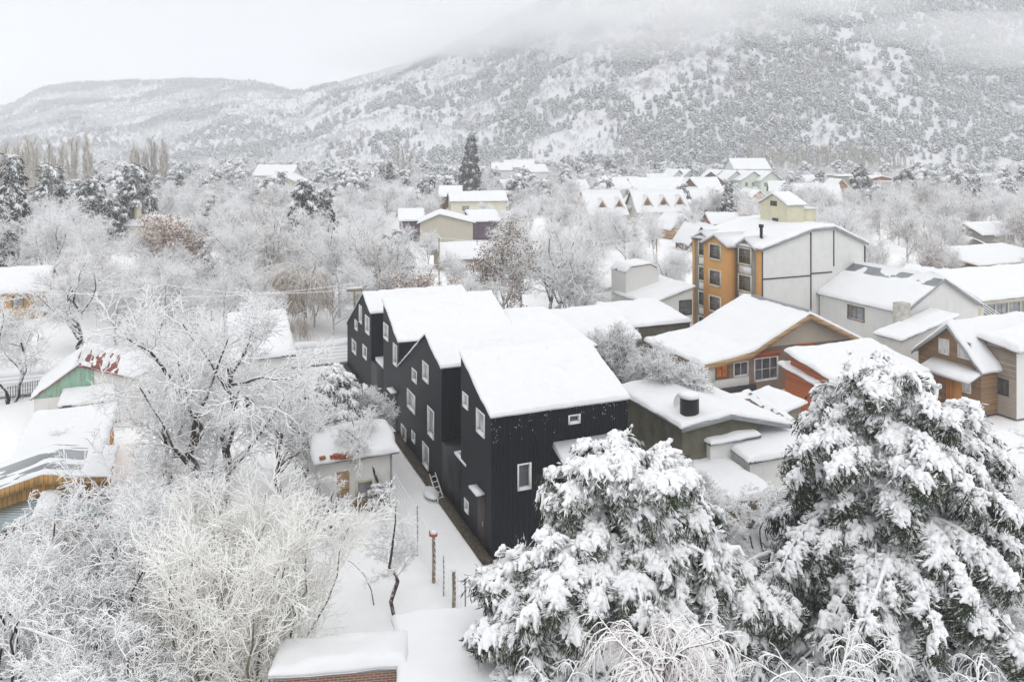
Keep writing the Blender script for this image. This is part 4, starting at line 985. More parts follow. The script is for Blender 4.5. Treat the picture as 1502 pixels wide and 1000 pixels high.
put(bushy(22, 7.2, 3.9), 25, 28.5, 0, .5, 1.12, 'spreading bushy tree thick with snow in the lower left corner')
put(bushy(23, 7.6, 3.6), 205, 32, 0, 1.5, 1.0, 'bushy snow-filled tree between the corner tree and the pale cream tree')
put(bushy(28, 5.9, 2.8, 7), 165, 26, 0, 2.5, 1.0, 'low snowy bush at the bottom edge under the corner tree')
put(bushy(38, 6.6, 3.2), 112, 31.5, 0, 1.5, 1.0, 'bushy snowy tree hiding the right end of the blue-grey shed roof')
put(bushy(35, 6.5, 3.0, 7), 262, 38, 0, 2.5, 1.0, 'bushy snowy tree below the fork of the largest bare tree')
put(big_tree(24, 8.2, n4=3), 245, 47, 0, 3.5, 1.0, 'bare frosted tree right of the flat roofed shed')
put(big_tree(25, 7.5, n4=3), 412, 46, 0, 4.5, 1.0, 'bare frosted tree left of the cottage roof')
put(big_tree(26, 8.6, n4=2), 12, 62, 0, .5, 1.0, 'round bare frosted tree at the left edge above the road')
put(big_tree(27, 11, n4=2), 118, 78, 0, 5, 1.0, 'bare tree with many upright limbs behind the road on the left')
put(bare_tree(101, 3.2, .8, name='snowy_shrub', tw=.018), 75, 46.5, 0, 0, 1.0, 'small twiggy shrub in front of the flat roofed shed', 'shrub')

# leaning tree above the cottage
rg = np.random.default_rng(31)
Pt = np.array([[(0, 0, -.1), (-.35, .1, .8), (-.75, .2, 1.7), (-1.05, .3, 2.6), (-1.3, .4, 3.1)]], float)
g = grow(rg, (Pt, np.linspace(.13, .07, 5)[None]), [
    dict(n=9, t0=.5, ang=60, len=2.6, tap=.2, K=6, curl=.2, trop=.03, r=.05, r1=.02),
    dict(n=9, t0=.15, ang=45, len=1.2, K=5, curl=.2, r=.026, r1=.014),
    dict(n=8, t0=.1, ang=45, len=.5, K=3, curl=.22, trop=-.03, r=.018, r1=.011), dict(n=4, t0=.1, ang=45, len=.24, K=2, curl=.22, r=.014, r1=.01)])
put(make_tree('bare_tree', g[:2], g[2:], bark, frost, (8, 4), .6, .3), 569, 44.6, 0, 0, 1, 'leaning bare tree whose frosted crown hangs over the cottage')
put(bushy(40, 3.3, 1.9, 6), 462, 41.5, 0, 1, 1.0, 'white bush in front of the left end of the cottage')
# crooked little tree in the garden
Pt = np.array([[(0, 0, -.1), (-.12, 0, .35), (-.22, 0, .8), (-.08, .05, 1.25), (.05, .1, 1.6), (-.02, .1, 1.9), (-.3, .1, 2.2), (-.22, .1, 2.7), (-.15, .1, 3.3), (-.05, .15, 4.1), (-.05, .15, 4.8)]], float)
g = grow(rg, (Pt, np.array([[.11, .085, .085, .09, .085, .07, .06, .055, .045, .03, .02]])), [
    dict(n=22, t0=.42, ang=66, len=1.25, tap=.35, K=5, curl=.18, trop=-.03, r=.026, r1=.014),
    dict(n=9, t0=.12, ang=45, len=.5, K=3, curl=.2, r=.018, r1=.012), dict(n=8, t0=.1, ang=45, len=.22, K=2, curl=.22, r=.014, r1=.01)])
put(make_tree('young_tree', g[:1], g[1:], bark, frost, (8, 4), .7, .3), 581, 33.7, 0, 0, 1.0, 'small tree with a crooked dark trunk standing alone in the snowy garden')
# bent twig
mb = MB(); mb.tubes(np.array([[(0, 0, -.1), (-.15, .1, .6), (-.5, .25, 1.2), (-1.0, .4, 1.6), (-1.25, .4, 1.72)]]), np.array([[.03, .028, .024, .02, .012]]), 6, .4)
put(mb.build('sapling', bark, None, True), 549, 34.9, 0, 0, 1.0, 'bare sapling bent over in the snow beside the pale willow', 'sapling')

# snow-laden evergreens
BUSH = 1
p_cone = lambda z: (1.08-z)**.75*min(1, .55+z*2.2)
p_pine = lambda z: (1.04-z)**.65*min(1, .45+z*1.1)
p_round = lambda z: math.sqrt(max(.03, 1-((z-.38)/.64)**2))
big = dict(step=.2, size=.53, fing=5, r=.06, blades=12, S=6, bl=.24, bw=.018, cover=.93, inner=.75)
E1 = evergreen('snowy_evergreen', 41, 9.9, 3.4, p_round, nb=92, z0=.06, droop=.55, rise=.55, **big)
put(E1, 897, 27.0, 0, 0, 1.0, 'broad evergreen with dark green needles under heavy snow in front of the nearest black house')
E2 = evergreen('snowy_evergreen', 42, 12.2, 6.2, lambda z: (1.06-z)**.62*min(1, .7+z*1.5), nb=125, z0=.05, droop=.62, rise=.55, lean=(-.3, 0), **big)
put(E2, 1292, 30.5, 0, 1, 1.0, 'tallest near evergreen bowed with snow at the lower right')
E6 = evergreen('snowy_evergreen', 47, 10.9, 3.3, p_cone, nb=62, z0=.1, droop=.6, rise=.55, **big)
put(E6, 1222, 31.8, 0, 2, 1.0, 'evergreen whose pointed top rises in front of the red wooden house')
E3 = evergreen('snowy_evergreen', 43, 10.0, 3.5, p_cone, nb=70, z0=.1, droop=.6, rise=.6, **big)
put(E3, 1405, 32, 0, 0, 1.0, 'narrow evergreen with arching tips right beside the tallest near evergreen')
put(evergreen('snowy_evergreen', 50, 9.3, 3.1, p_round, nb=66, z0=.08, droop=.6, rise=.55, **big), 968, 28.2, 0, 0, 1.0, 'evergreen forming the right shoulder of the broad evergreen')
E4 = evergreen('snowy_evergreen', 44, 6.0, 2.5, p_round, nb=40, z0=.15, droop=.6, rise=.5, **big)
put(E4, 1050, 28, 0, 0, 1.0, 'smaller drooping evergreen between the two big snowy ones')
put(evergreen('snowy_evergreen', 45, 7.6, 2.3, p_round, nb=42, z0=.1, droop=.5, rise=.4, **big), 812, 25.5, 0, 0, 1.0, 'lower evergreen bush on the left flank of the broad evergreen')
put(evergreen('snowy_evergreen', 49, 6.4, 2.0, p_round, nb=36, z0=.1, droop=.55, rise=.4, **big), 758, 27.2, 0, 0, 1.0, 'small evergreen nearest the foot of the black house corner')
mid = dict(step=.42, size=.62, fing=4, r=.06, blades=9, S=5)
put(evergreen('snowy_evergreen', 46, 6.2, 2.3, p_round, nb=42, z0=.1, nm=needle, **mid), 490, 50, 0, 0, 1.0, 'dark green evergreen dusted with snow left of the black houses')
put(bare_tree(102, 4.6, 1.5, name='frosted_tree', wide=.8), 546, 52, 0, 0, 1.0, 'white frosted tree touching the black houses beside the dark green evergreen')

put(evergreen('snowy_bush', 48, 1.15, .8, p_round, nb=26, z0=.05, droop=.5, rise=.5, step=.16, size=.3, fing=4, r=.045, blades=8, S=6, cover=1.0), 553, 44.4, 0, 0, 1, 'rounded bush buried in snow by the cottage window', 'bush')
# bottom edge weepers
def weeper(seed, H, Rr, cm=frost_red, name='weeping_tree'):
    rg = np.random.default_rng(seed)
    g = grow(rg, trunk(rg, H*.8, .12, 6, .04), [
        dict(n=46, t0=.33, ang=54, len=Rr*1.05, tap=.3, K=8, curl=.14, trop=-.13, r=.032, r1=.014, lift=.3),
        dict(n=12, t0=.12, ang=44, len=1.1, tap=.1, K=6, curl=.16, trop=-.34, r=.02, r1=.010),
        dict(n=8, t0=.1, ang=38, len=.5, tap=.1, K=4, curl=.2, trop=-.4, r=.013, r1=.007)])
    return make_tree(name, g[:2], g[2:], m_frost('weeping_bark', (.14, .1, .08), .1, .4) if seed == 51 else bpy.data.materials['weeping_bark'], cm, (6, 4), 1.0, 1.3)
put(weeper(51, 8.5, 2.6), 985, 20.5, 0, 0, .97, 'weeping tree with reddish twigs under snow at the bottom edge centre')
put(weeper(52, 7.9, 2.6, frost), 1225, 20, 0, 0, .95, 'weeping frosted tree at the bottom edge below the tallest evergreen')
put(weeper(53, 7.6, 2.6, frost), 1420, 19.5, 0, 1, .93, 'weeping frosted tree at the bottom right corner')
put(weeper(54, 7.2, 2.2, frost), 820, 19.5, 0, 2, .93, 'weeping frosted tree at the bottom edge below the broad evergreen')
put(big_tree(29, 7.6, n4=3), 1500, 35, 0, 1, 1.0, 'bare frosted tree at the right edge above the bottom corner')
put(big_tree(30, 6.0, n4=3), 1455, 29, 0, 2, .9, 'low frosted tree under the garden house at the right')

# shrubs right of the black houses
put(bare_tree(103, 7.0, 1.3, cm=frost_grey, name='bare_shrub', ang=24, wide=.75), 905, 58, 0, 0, 1.05, 'tall upright bare shrub between the black house roof and the brick gable house', 'shrub')
put(bare_tree(104, 6.6, 1.5, cm=frost_grey, name='bare_shrub', ang=34, wide=.9), 985, 52.5, 0, 0, 1.0, 'fan shaped bare shrub in front of the brick gable house', 'shrub')
put(bare_tree(105, 6.0, 1.3, cm=frost_grey, name='bare_shrub', ang=30, wide=.85), 945, 55, 0, 0, .95, 'bare shrub between the tall upright shrub and the fan shaped shrub', 'shrub')
put(bare_tree(108, 3.6, 1.2, name='bare_shrub', ang=44), 1020, 41, 0, 0, .95, 'snow dripping shrub beside the black round chimney', 'shrub')

put(bushy(36, 3.4, 2.2, 6), 1118, 39.5, 0, 1, 1.0, 'low frosted bush in front of the long low shed')
put(bushy(37, 3.0, 2.0, 6), 1168, 41, 0, 2, 1.0, 'low frosted bush at the right end of the long low shed')
put(bushy(41, 4.6, 2.6, 8), 1478, 40, 0, 1, 1.0, 'dense frosted bush at the right edge under the brick and board house')
put(bushy(42, 4.0, 2.2, 7), 1405, 47, 0, 3, 1.0, 'frosted bush in front of the porch of the wooden gable house')
put(bushy(43, 4.2, 2.4, 7), 1530, 46, 0, 4, 1.0, 'frosted bush cut by the right edge')
# leafy brown tree: twigs with dead leaves
def leafy(seed, H, cm_leaf=brownleaf, name='brown_leaved_tree', nl=6500, wide=.8, up=30):
    rg = np.random.default_rng(seed)
    g = grow(rg, trunk(rg, H*.75, H*.014, 6, .04), [
        dict(n=14, t0=.22, ang=up+12, len=H*.42*wide, tap=.5, K=5, curl=.14, trop=.05, r=H*.009, r1=.025),
        dict(n=9, t0=.2, ang=42, len=H*.2*wide, K=4, curl=.2, trop=.02, r=.04, r1=.02),
        dict(n=7, t0=.12, ang=45, len=H*.1, K=3, curl=.22, r=.026, r1=.014)])
    t = make_tree(name, g[:2], g[2:], bark_far, frost_brown, (6, 3), .4)
    P = g[3][0]; k = rg.integers(0, len(P), nl); p = P[k, rg.integers(1, 4, nl)]+rg.normal(size=(nl, 3))*.1
    d = rg.normal(size=(nl, 3)); d[:, 2] = -abs(d[:, 2])*.6; d /= np.linalg.norm(d, axis=1, keepdims=True); s_ = np.cross(d, rg.normal(size=(nl, 3))); s_ /= np.linalg.norm(s_, axis=1, keepdims=True)
    L = .17*(.7+.7*rg.random(nl))[:, None]
    V = np.stack([p, p+d*L*.5+s_*L*.35, p+d*L, p+d*L*.5-s_*L*.35], 1).reshape(-1, 3); mb = MB(); mb.add(V, np.arange(nl*4).reshape(-1, 4)); mb.build('leaves', cm_leaf, t); return t
put(leafy(61, 12.6, nl=7500), 741, 83, 0, 0, 1, 'tallest tree still holding rusty brown leaves behind the black houses')
L2 = leafy(62, 7, nl=3500, wide=1.1); put(L2, 615, 82, 0, 0, 1, 'low brown leaved tree above the farthest black house roof')
for px, d, s, lb in ((690, 80, .95, 'low brown leaved tree left of the tallest brown leaved tree'), (575, 84, .85, 'low brown leaved tree behind the farthest black house gable'), (250, 108, 1.5, 'brown leaved tree among white trees left of centre'),
                     (288, 112, 1.2, 'smaller brown leaved tree touching the left brown leaved tree'), (655, 84, .8, 'brown leaved bush between two low brown leaved trees')):
    put(copy_tree(L2), px, d, 0, px, s, lb)
put(big_tree(32, 14.6, n4=2, cm=frost), 812, 86, 0, 4.2, 1.0, 'tall bare tree with a dark leaning trunk behind the black houses')
# brown weeping willow by the road
rg = np.random.default_rng(71)
g = grow(rg, trunk(rg, 6, .2, 6, .04), [dict(n=14, t0=.35, ang=45, len=4, tap=.3, K=6, curl=.12, trop=-.08, r=.08, r1=.03, lift=.3),
    dict(n=10, t0=.2, ang=40, len=3, K=6, curl=.1, trop=-.35, r=.03, r1=.02), dict(n=7, t0=.1, ang=28, len=1.8, K=4, curl=.1, trop=-.4, r=.022, r1=.014)])
W1 = make_tree('weeping_willow', g[:2], g[2:], bark_far, m_frost('willow_twigs', (.42, .31, .2), .35, .4), (6, 3), .2)
put(W1, 448, 84, 0, 0, 1.0, 'brown weeping willow by the road left of the black houses')
put(copy_tree(W1), 405, 88, 0, 2, .85, 'second brown weeping willow, left of the first one by the road')

# ------------------------------------------------------------------ templates for the wood, the village conifers, the poplars
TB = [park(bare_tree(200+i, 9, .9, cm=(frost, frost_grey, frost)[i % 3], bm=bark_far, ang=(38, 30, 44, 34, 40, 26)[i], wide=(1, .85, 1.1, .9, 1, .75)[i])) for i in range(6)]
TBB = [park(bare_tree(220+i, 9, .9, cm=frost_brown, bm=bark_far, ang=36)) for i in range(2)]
far_ev = dict(step=.6, size=.9, fing=4, r=.07, blades=11, S=4, bl=.42, bw=.06, cover=.85, inner=.8)
TSP = park(evergreen('conifer', 305, 25, 5.0, lambda z: (1.02-z)**.8, nb=150, z0=.05, droop=.3, rise=.1, nm=needle_far, step=.7, size=1.1, fing=4, r=.08, blades=12, S=4, bl=.6, bw=.1, cover=.5, inner=1.0))
TC = [park(evergreen('conifer', 300, 14, 3.0, lambda z: (1.05-z)**.8, nb=90, z0=.06, droop=.35, rise=.2, nm=needle_far, **far_ev)),
      park(evergreen('conifer', 301, 11, 3.2, lambda z: (1.06-z)**.7, nb=60, z0=.1, droop=.4, rise=.3, nm=needle_far, **far_ev))]
TP = [park(evergreen('pine', 310, 11, 4.2, p_pine, nb=60, z0=.3, droop=.2, rise=.35, nm=needle_far, **far_ev)),
      park(evergreen('pine', 311, 10, 3.8, p_pine, nb=52, z0=.2, droop=.3, rise=.3, nm=needle_far, **far_ev))]
rg = np.random.default_rng(9)
def pop_t(seed):
    rg = np.random.default_rng(seed)
    g = grow(rg, trunk(rg, 15, .14, 6, .02), [dict(n=34, t0=.12, ang=22, angj=6, len=3.6, tap=.55, K=4, curl=.06, trop=.08, r=.05, r1=.03),
        dict(n=8, t0=.1, ang=24, len=1.5, K=3, curl=.08, trop=.06, r=.032, r1=.02)])
    return park(make_tree('poplar', g[:1], g[1:], bark_far, poplar, (5, 3)))
TPO = [pop_t(320), pop_t(321)]

def proto_h(t):
    return {'bare_tree': 9.5, 'conifer': 14, 'pine': 11, 'poplar': 16}.get(t.name.split('.')[0], 9)
conif = [  # px, distance, height, template, label
 (690, 300, 26, 0, 'tallest dark spruce standing alone in the middle of the valley'), (765, 285, 8, 1, 'small dark conifer below the far roofs right of the tall spruce'), (655, 262, 10, 1, 'dark conifer just left of the tall spruce'), (706, 280, 8, 1, 'low dark conifer at the foot of the tall spruce'),
 (448, 142, 14.5, 1, 'dark snow dusted conifer left of centre, above the willow'), (475, 146, 12.5, 1, 'conifer leaning against the dark conifer left of centre'), (447, 126, 7, 0, 'narrow dark conifer right below the dark snow dusted conifer'), (585, 112, 8.6, 1, 'dense dark conifer below the purple house'), (568, 116, 7.5, 1, 'left half of the dense conifer pair below the purple house'),
 (18, 128, 19, 0, 'dark conifer at the left edge'), (-8, 116, 12, 1, 'conifer cut by the left edge'), (265, 255, 12, 0, 'slim pale conifer on the left against the hill'), (1068, 196, 12, 0, 'dark conifer in front of the ochre hotel'), (1052, 200, 8, 1, 'smaller conifer left of the one by the ochre hotel'),
 (313, 190, 9, 1, 'dark round conifer in the white wood left of centre'), (1078, 420, 15, 0, 'dark conifer behind the pale green row'), (305, 100, 6.5, 1, 'pale snow covered conifer above the big bare tree'), (1500, 330, 12, 1, 'snowy conifer at the right edge under the mountain'),
 (598, 268, 10, 1, 'snowy conifer in the middle wood left of the tall spruce'), (560, 330, 13, 0, 'left conifer of the dark pair in the middle wood'), (572, 335, 14, 0, 'right conifer of the dark pair in the middle wood'), (520, 340, 11, 1, 'dark conifer far back above the dusted conifer'), (1010, 420, 12, 1, 'left dark conifer behind the pale green row')]
pines = [(76, 175, 16, 0, 'wide dark pine on the left below the hill'), (140, 160, 14, 1, 'lower snow clumped pine between the two dark left pines'), (200, 178, 16, 0, 'dark flat topped pine with a bare trunk on the left'), (112, 168, 12, 1, 'small snowy pine touching the wide dark pine'),
 (170, 172, 10, 1, 'small snowy pine at the foot of the flat topped pine'), (1325, 245, 13.5, 0, 'dark spreading pine beside the red brown flats'), (1352, 235, 9, 1, 'snowy round pine below the dark spreading pine'), (1264, 262, 14, 1, 'round white topped pine left of the red brown flats'), (1203, 330, 10, 1, 'small round pine behind the dormer house'),
 (1415, 235, 7.5, 1, 'left dark pine of the right hand trees'), (1480, 345, 9, 0, 'pine near the right edge under the mountain'), (330, 200, 9, 1, 'small pine in the white wood near the villa'), (620, 255, 9.5, 1, 'snowy pine in the wood left of the tall spruce'),
 (895, 420, 14, 0, 'dark pine behind the pyramid roofed house'), (960, 420, 13, 1, 'dark pine behind the long hall'), (845, 400, 12, 1, 'pine at the left end of the village roofs')]
def use(T, i=0):
    return copy_tree(T)
for px, d, h, k, lb in conif: put(use(TSP if px == 690 else TC[k]), px, d, 0, px*.37, h/(25 if px == 690 else 14 if k == 0 else 11), lb)
for px, d, h, k, lb in pines: put(use(TP[k]), px, d, 0, px*.71, h/(11 if k == 0 else 10), lb)
CLR = [(500, 425, 830, 830, 50), (800, 455, 1010, 500, 70), (900, 385, 1012, 500, 83), (1008, 280, 1290, 480, 88), (1185, 385, 1440, 500, 75), (950, 440, 1275, 590, 62), (1130, 500, 1450, 640, 60), (1345, 470, 1502, 620, 58),
       (1395, 388, 1502, 470, 92), (1425, 366, 1502, 395, 112), (40, 505, 215, 650, 58), (335, 468, 432, 530, 66), (0, 398, 68, 440, 92), (600, 303, 700, 334, 160), (650, 280, 750, 298, 222), (648, 345, 715, 366, 128),
       (372, 232, 428, 250, 300), (175, 303, 225, 326, 172), (862, 284, 1012, 300, 198), (928, 243, 1140, 272, 340), (715, 240, 795, 250, 380), (1008, 322, 1052, 338, 152), (1030, 300, 1075, 325, 176), (1145, 250, 1300, 268, 250),
       (0, 545, 110, 600, 66), (1000, 285, 1075, 345, 150), (676, 178, 706, 285, 300), (1100, 215, 1290, 250, 480), (0, 165, 60, 235, 150), (430, 480, 508, 505, 70), (740, 300, 890, 330, 120)]
builds = []
for o in list(C.objects):
    if o.type == 'EMPTY' and o.get('category') and 'wall' in [c.name.split('.')[0] for c in o.children]:
        wv_ = [c for c in o.children if c.name.startswith('wall')][0]; bb = np.array([c[:] for c in wv_.bound_box]); W_, L_ = bb[:, 0].max(), bb[:, 1].max()
        a = o.rotation_euler[2]; cx_ = o.location.x+cos(a)*W_/2-sin(a)*L_/2; cy_ = o.location.y+sin(a)*W_/2+cos(a)*L_/2; builds.append((cx_, cy_, math.hypot(W_, L_)/2+.8, a, W_, L_, o.location.x, o.location.y))
def blocked(x, y, h, rw=.33, hard=1.0):
    if y < 5: return True
    for cx_, cy_, r_, a, W_, L_, ox, oy in builds:
        if (x-cx_)**2+(y-cy_)**2 > (r_+3)**2: continue
        lx = (x-ox)*cos(a)+(y-oy)*sin(a); ly = -(x-ox)*sin(a)+(y-oy)*cos(a)
        if -1.8 < lx < W_+1.8 and -2.2 < ly < L_+1.8: return True
    # keep the road free
    dx, dy = x-RO[0], y-RO[1]; t = dx*Vv[0]+dy*Vv[1]; s_ = dx*U[0]+dy*U[1]
    if -30 < t < 58 and -1 < s_ < 8: return True
    px = CX+x/y*FPX; hw = h*rw*FPX/y; top = HY+(CAMH-h)*FPX/y; bot = HY+CAMH*FPX/y
    for x0, y0, x1, y1, dd in CLR:
        if y < dd and px+hw*hard > x0 and px-hw*hard < x1 and top < y1-2 and bot > y0: return True
    return False
# individual frosted trees of the wood
rg = np.random.default_rng(77); placed = []
def ok_sp(x, y, s):
    for q in placed:
        if (q[0]-x)**2+(q[1]-y)**2 < s*s: return False
    return True
cnt = 0; brown = 0
gw = 'frosted bare trees of the wood'
for tries in range(30000):
    if cnt >= 285: break
    d = 66+(235-66)*rg.random()**.85; px = -70+1650*rg.random(); x, y = atd(px, d); h = 6+5.5*rg.random()
    if px > 940 and d < 95 and px < 1460: continue
    if px < 520 and d < 90: h *= .8
    if blocked(x, y, h) or not ok_sp(x, y, 5.6 if d < 140 else 7): continue
    placed.append((x, y)); cnt += 1
    brn = (px > 1240 and rg.random() < .55) or rg.random() < .08
    T = TBB[cnt % 2] if brn else TB[rg.integers(0, 6)]
    o = put(copy_tree(T), px, d, 0, rg.random()*6.3, h/9, 'bare brownish tree lined with snow, one of those in the valley wood' if brn else 'bare white frosted tree, one of those filling the valley wood between the houses', 'tree', gw+(' with brown twigs' if brn else ''))
for k in range(34):
    d = 77+22*rg.random(); px = -30+15.8*k+rg.normal()*8; x, y = atd(px, d); h = 5+4.5*rg.random()
    if blocked(x, y, h*.8) or not ok_sp(x, y, 3.5): continue
    placed.append((x, y)); put(copy_tree(TB[k % 6]), px, d, 0, k*1.9, h/9, 'bare white tree or thicket standing right behind the street on the left', 'tree', 'frosted trees behind the street')
# poplar rows
lbp = 'tall thin poplar in the brownish row '
for x0, x1, n_, d, h, wh in ((-30, 58, 20, 235, 20, 'at the far left'), (64, 140, 14, 290, 21, 'behind the wide dark pine'), (190, 250, 14, 300, 21, 'behind the flat topped pine'), (1095, 1290, 50, 520, 19, 'behind the village on the right'), (1285, 1345, 8, 500, 14, 'right of the long far row'),
                         (575, 605, 5, 420, 18, 'left of the tall spruce'), (1310, 1330, 4, 470, 14, 'by the far right fields')):
    for k in range(n_):
        px = x0+(x1-x0)*(k+.5+rg.normal()*.25)/n_
        put(copy_tree(TPO[k % 2]), px, d+rg.normal()*6, 0, k*1.3, h/16*(.8+.35*rg.random()), lbp+wh, 'tree', 'poplars '+wh)

# ------------------------------------------------------------------ far woods as one mass each
def scatter_stuff(name, pts, scl, idx, templates, label=None):
    col = bpy.data.collections.new(name+'_kinds')
    for k, t in enumerate(templates):
        # join trunk and crown of a kind in one mesh
        objs = [t]+list(t.children); vs, fs, mi, mats, n0 = [], [], [], [], 0
        for o in objs:
            me = o.data; V = np.empty(len(me.vertices)*3, np.float32); me.vertices.foreach_get('co', V); V = V.reshape(-1, 3)
            li = np.empty(len(me.loops), np.int32); me.loops.foreach_get('vertex_index', li); lt = np.empty(len(me.polygons), np.int32); me.polygons.foreach_get('loop_total', lt)
            vs.append(V); fs.append((li+n0, lt)); n0 += len(V); mats.append(me.materials[0]); mi.append(np.full(len(lt), len(mats)-1, np.int32))
        me = bpy.data.meshes.new('kind'); V = np.concatenate(vs); li = np.concatenate([f[0] for f in fs]); lt = np.concatenate([f[1] for f in fs])
        me.vertices.add(len(V)); me.vertices.foreach_set('co', V.ravel()); me.loops.add(len(li)); me.loops.foreach_set('vertex_index', li.astype(np.int32))
        me.polygons.add(len(lt)); me.polygons.foreach_set('loop_start', np.concatenate([[0], np.cumsum(lt)[:-1]]).astype(np.int32)); me.polygons.foreach_set('loop_total', lt)
        me.polygons.foreach_set('material_index', np.concatenate(mi))
        for m_ in mats: me.materials.append(m_)
        me.update(calc_edges=True); o = bpy.data.objects.new('%s_%02d' % (name, k), me); col.objects.link(o)
    me = bpy.data.meshes.new(name); me.vertices.add(len(pts)); me.vertices.foreach_set('co', np.asarray(pts, np.float32).ravel())
    for nm_, tp, arr in (('scl', 'FLOAT', scl), ('rot', 'FLOAT', np.random.default_rng(4).random(len(pts))*6.28), ('idx', 'INT', idx)):
        a = me.attributes.new(nm_, tp, 'POINT'); a.data.foreach_set('value', np.asarray(arr, np.int32 if tp == 'INT' else np.float32))
    ob = bpy.data.objects.new(name, me); C.objects.link(ob); tag(ob, label, None, None, 'stuff')
    ng = bpy.data.node_groups.new(name, 'GeometryNodeTree'); ng.interface.new_socket('Geometry', in_out='INPUT', socket_type='NodeSocketGeometry'); ng.interface.new_socket('Geometry', in_out='OUTPUT', socket_type='NodeSocketGeometry')
    n = ng.nodes; l = ng.links; gi = n.new('NodeGroupInput'); go = n.new('NodeGroupOutput'); ip = n.new('GeometryNodeInstanceOnPoints')
    ci = n.new('GeometryNodeCollectionInfo'); ci.inputs['Collection'].default_value = col; ci.inputs['Separate Children'].default_value = True; ci.inputs['Reset Children'].default_value = True
    def at(nm_, tp):
        q = n.new('GeometryNodeInputNamedAttribute'); q.data_type = tp; q.inputs['Name'].default_value = nm_; return q.outputs['Attribute']
    l.new(gi.outputs[0], ip.inputs['Points']); l.new(ci.outputs[0], ip.inputs['Instance']); ip.inputs['Pick Instance'].default_value = True; l.new(at('idx', 'INT'), ip.inputs['Instance Index'])
    cx_ = n.new('ShaderNodeCombineXYZ'); l.new(at('rot', 'FLOAT'), cx_.inputs[2]); l.new(cx_.outputs[0], ip.inputs['Rotation'])
    c2 = n.new('ShaderNodeCombineXYZ'); s_ = at('scl', 'FLOAT')
    for k in range(3): l.new(s_, c2.inputs[k])
    l.new(c2.outputs[0], ip.inputs['Scale']); l.new(ip.outputs[0], go.inputs[0])
    md = ob.modifiers.new('scatter', 'NODES'); md.node_group = ng; return ob
def small_bare(seed, cm, H=8, tw=.05):
    rg = np.random.default_rng(seed)
    g = grow(rg, trunk(rg, H*.6, .12, 4, .05), [dict(n=8, t0=.25, ang=36, len=H*.5, tap=.45, K=3, curl=.14, trop=.05, r=.07, r1=.04),
        dict(n=7, t0=.2, ang=42, len=H*.24, K=3, curl=.2, r=.05, r1=.035), dict(n=6, t0=.12, ang=45, len=H*.12, K=2, curl=.22, r=.045, r1=.03)])
    t = make_tree('far_bare', g[:1], g[1:], bark_far, cm, (4, 3)); return park(t)
fe = dict(step=1.1, size=1.5, fing=3, r=.16, blades=8, S=4, var=3, bl=.55, bw=.1)
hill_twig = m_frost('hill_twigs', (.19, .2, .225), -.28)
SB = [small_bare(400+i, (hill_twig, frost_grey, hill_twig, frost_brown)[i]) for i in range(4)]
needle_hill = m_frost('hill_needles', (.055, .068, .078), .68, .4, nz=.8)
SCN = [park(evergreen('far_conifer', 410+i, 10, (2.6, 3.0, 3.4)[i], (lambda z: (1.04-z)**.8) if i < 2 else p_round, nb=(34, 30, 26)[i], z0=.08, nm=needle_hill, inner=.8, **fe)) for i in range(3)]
rg = np.random.default_rng(88); P, S_, I_ = [], [], []
for t_ in range(9000):
    d = math.sqrt(225**2+(640**2-225**2)*rg.random()); px = -180+1860*rg.random(); x, y = atd(px, d); h = 6+4.5*rg.random()
    if blocked(x, y, h, .28): continue
    if vnoise(x/45, y/45) > .78: continue
    P.append((x, y, -.2)); S_.append(h/9); I_.append(rg.choice([0, 1, 2, 3, 4, 5, 6], p=[.3, .2, .26, .12, .03, .04, .05]))
scatter_stuff('valley_wood', P, S_, I_, SB+SCN, 'white frosted wood covering the far valley floor')
NH = 120000
yy = np.sqrt(560**2+(1560**2-560**2)*rg.random(NH)); pxx = -260+2050*rg.random(NH); xx = (pxx-CX)/FPX*yy
zz = hill_z(xx, yy); den = fbm(xx/110+5, yy/110, 4); cl = fbm(xx/60+50, yy/60, 4); right = np.clip((pxx-500)/600, 0, 1)
keep = (zz > -2) & (rg.random(NH) < np.clip((den-.33)*9, .45, 1))
con = (cl+.24*right+rg.random(NH)*.3-.1) > .68
idx = np.where(con, 4+rg.integers(0, 3, NH), rg.choice([0, 1, 2, 3], NH, p=[.35, .3, .3, .05]))
sc_h = (.42+.45*rg.random(NH))*np.where(con, .95, .85)
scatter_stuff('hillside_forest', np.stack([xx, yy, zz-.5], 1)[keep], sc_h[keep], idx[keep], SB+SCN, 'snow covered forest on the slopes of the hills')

# ------------------------------------------------------------------ small things: fence, poles, wires, ladder
FB = [(612, 812, 700), (636, 852, 785), (650.5, 872, 815), (665.5, 896, 837), (682, 914, 850)]
tops = []; m_post = m_flat('old_fence_wood', (.3, .25, .2), .9, .1, .5, 8)
for i, (px, py, pt) in enumerate(FB):
    p = corner(px, py, 0); d = p[1]; h = min(zat(d, pt), 2.35); thick = i in (1, 3)
    mb = MB(); r_ = .085 if thick else .035; mb.tubes(np.array([[(0, 0, -.2), (.02, 0, h*.5), (0, .01, h)]]), np.array([[r_, r_*.95, r_*.9]]), 7)
    o = mb.build('fence_post', m_post if thick else trim_grey); o.location = (p[0], p[1], 0)
    tag(o, ('thin grey fence post nearest the cottage', 'round wooden fence post with a red box on top', 'thin grey fence post between the two wooden ones', 'round wooden fence post without a box', 'thin grey fence post nearest the camera')[i], 'fence post', 'posts of the garden fence')
    if i == 1:
        mb = MB(); mb.box((-.17, -.12, h), (.17, .12, h+.1)); mb.box((-.2, -.09, h+.03), (-.171, .09, h+.22)); bx = mb.build('red_cap', red_mat, o); snow_cap('cap_snow', bx, 0, 0, h+.1, .16, .13, .14)
    else: snow_cap('cap_snow', o, 0, 0, h, r_*1.2, r_*1.2, .09)
    tops.append((p[0], p[1], h))
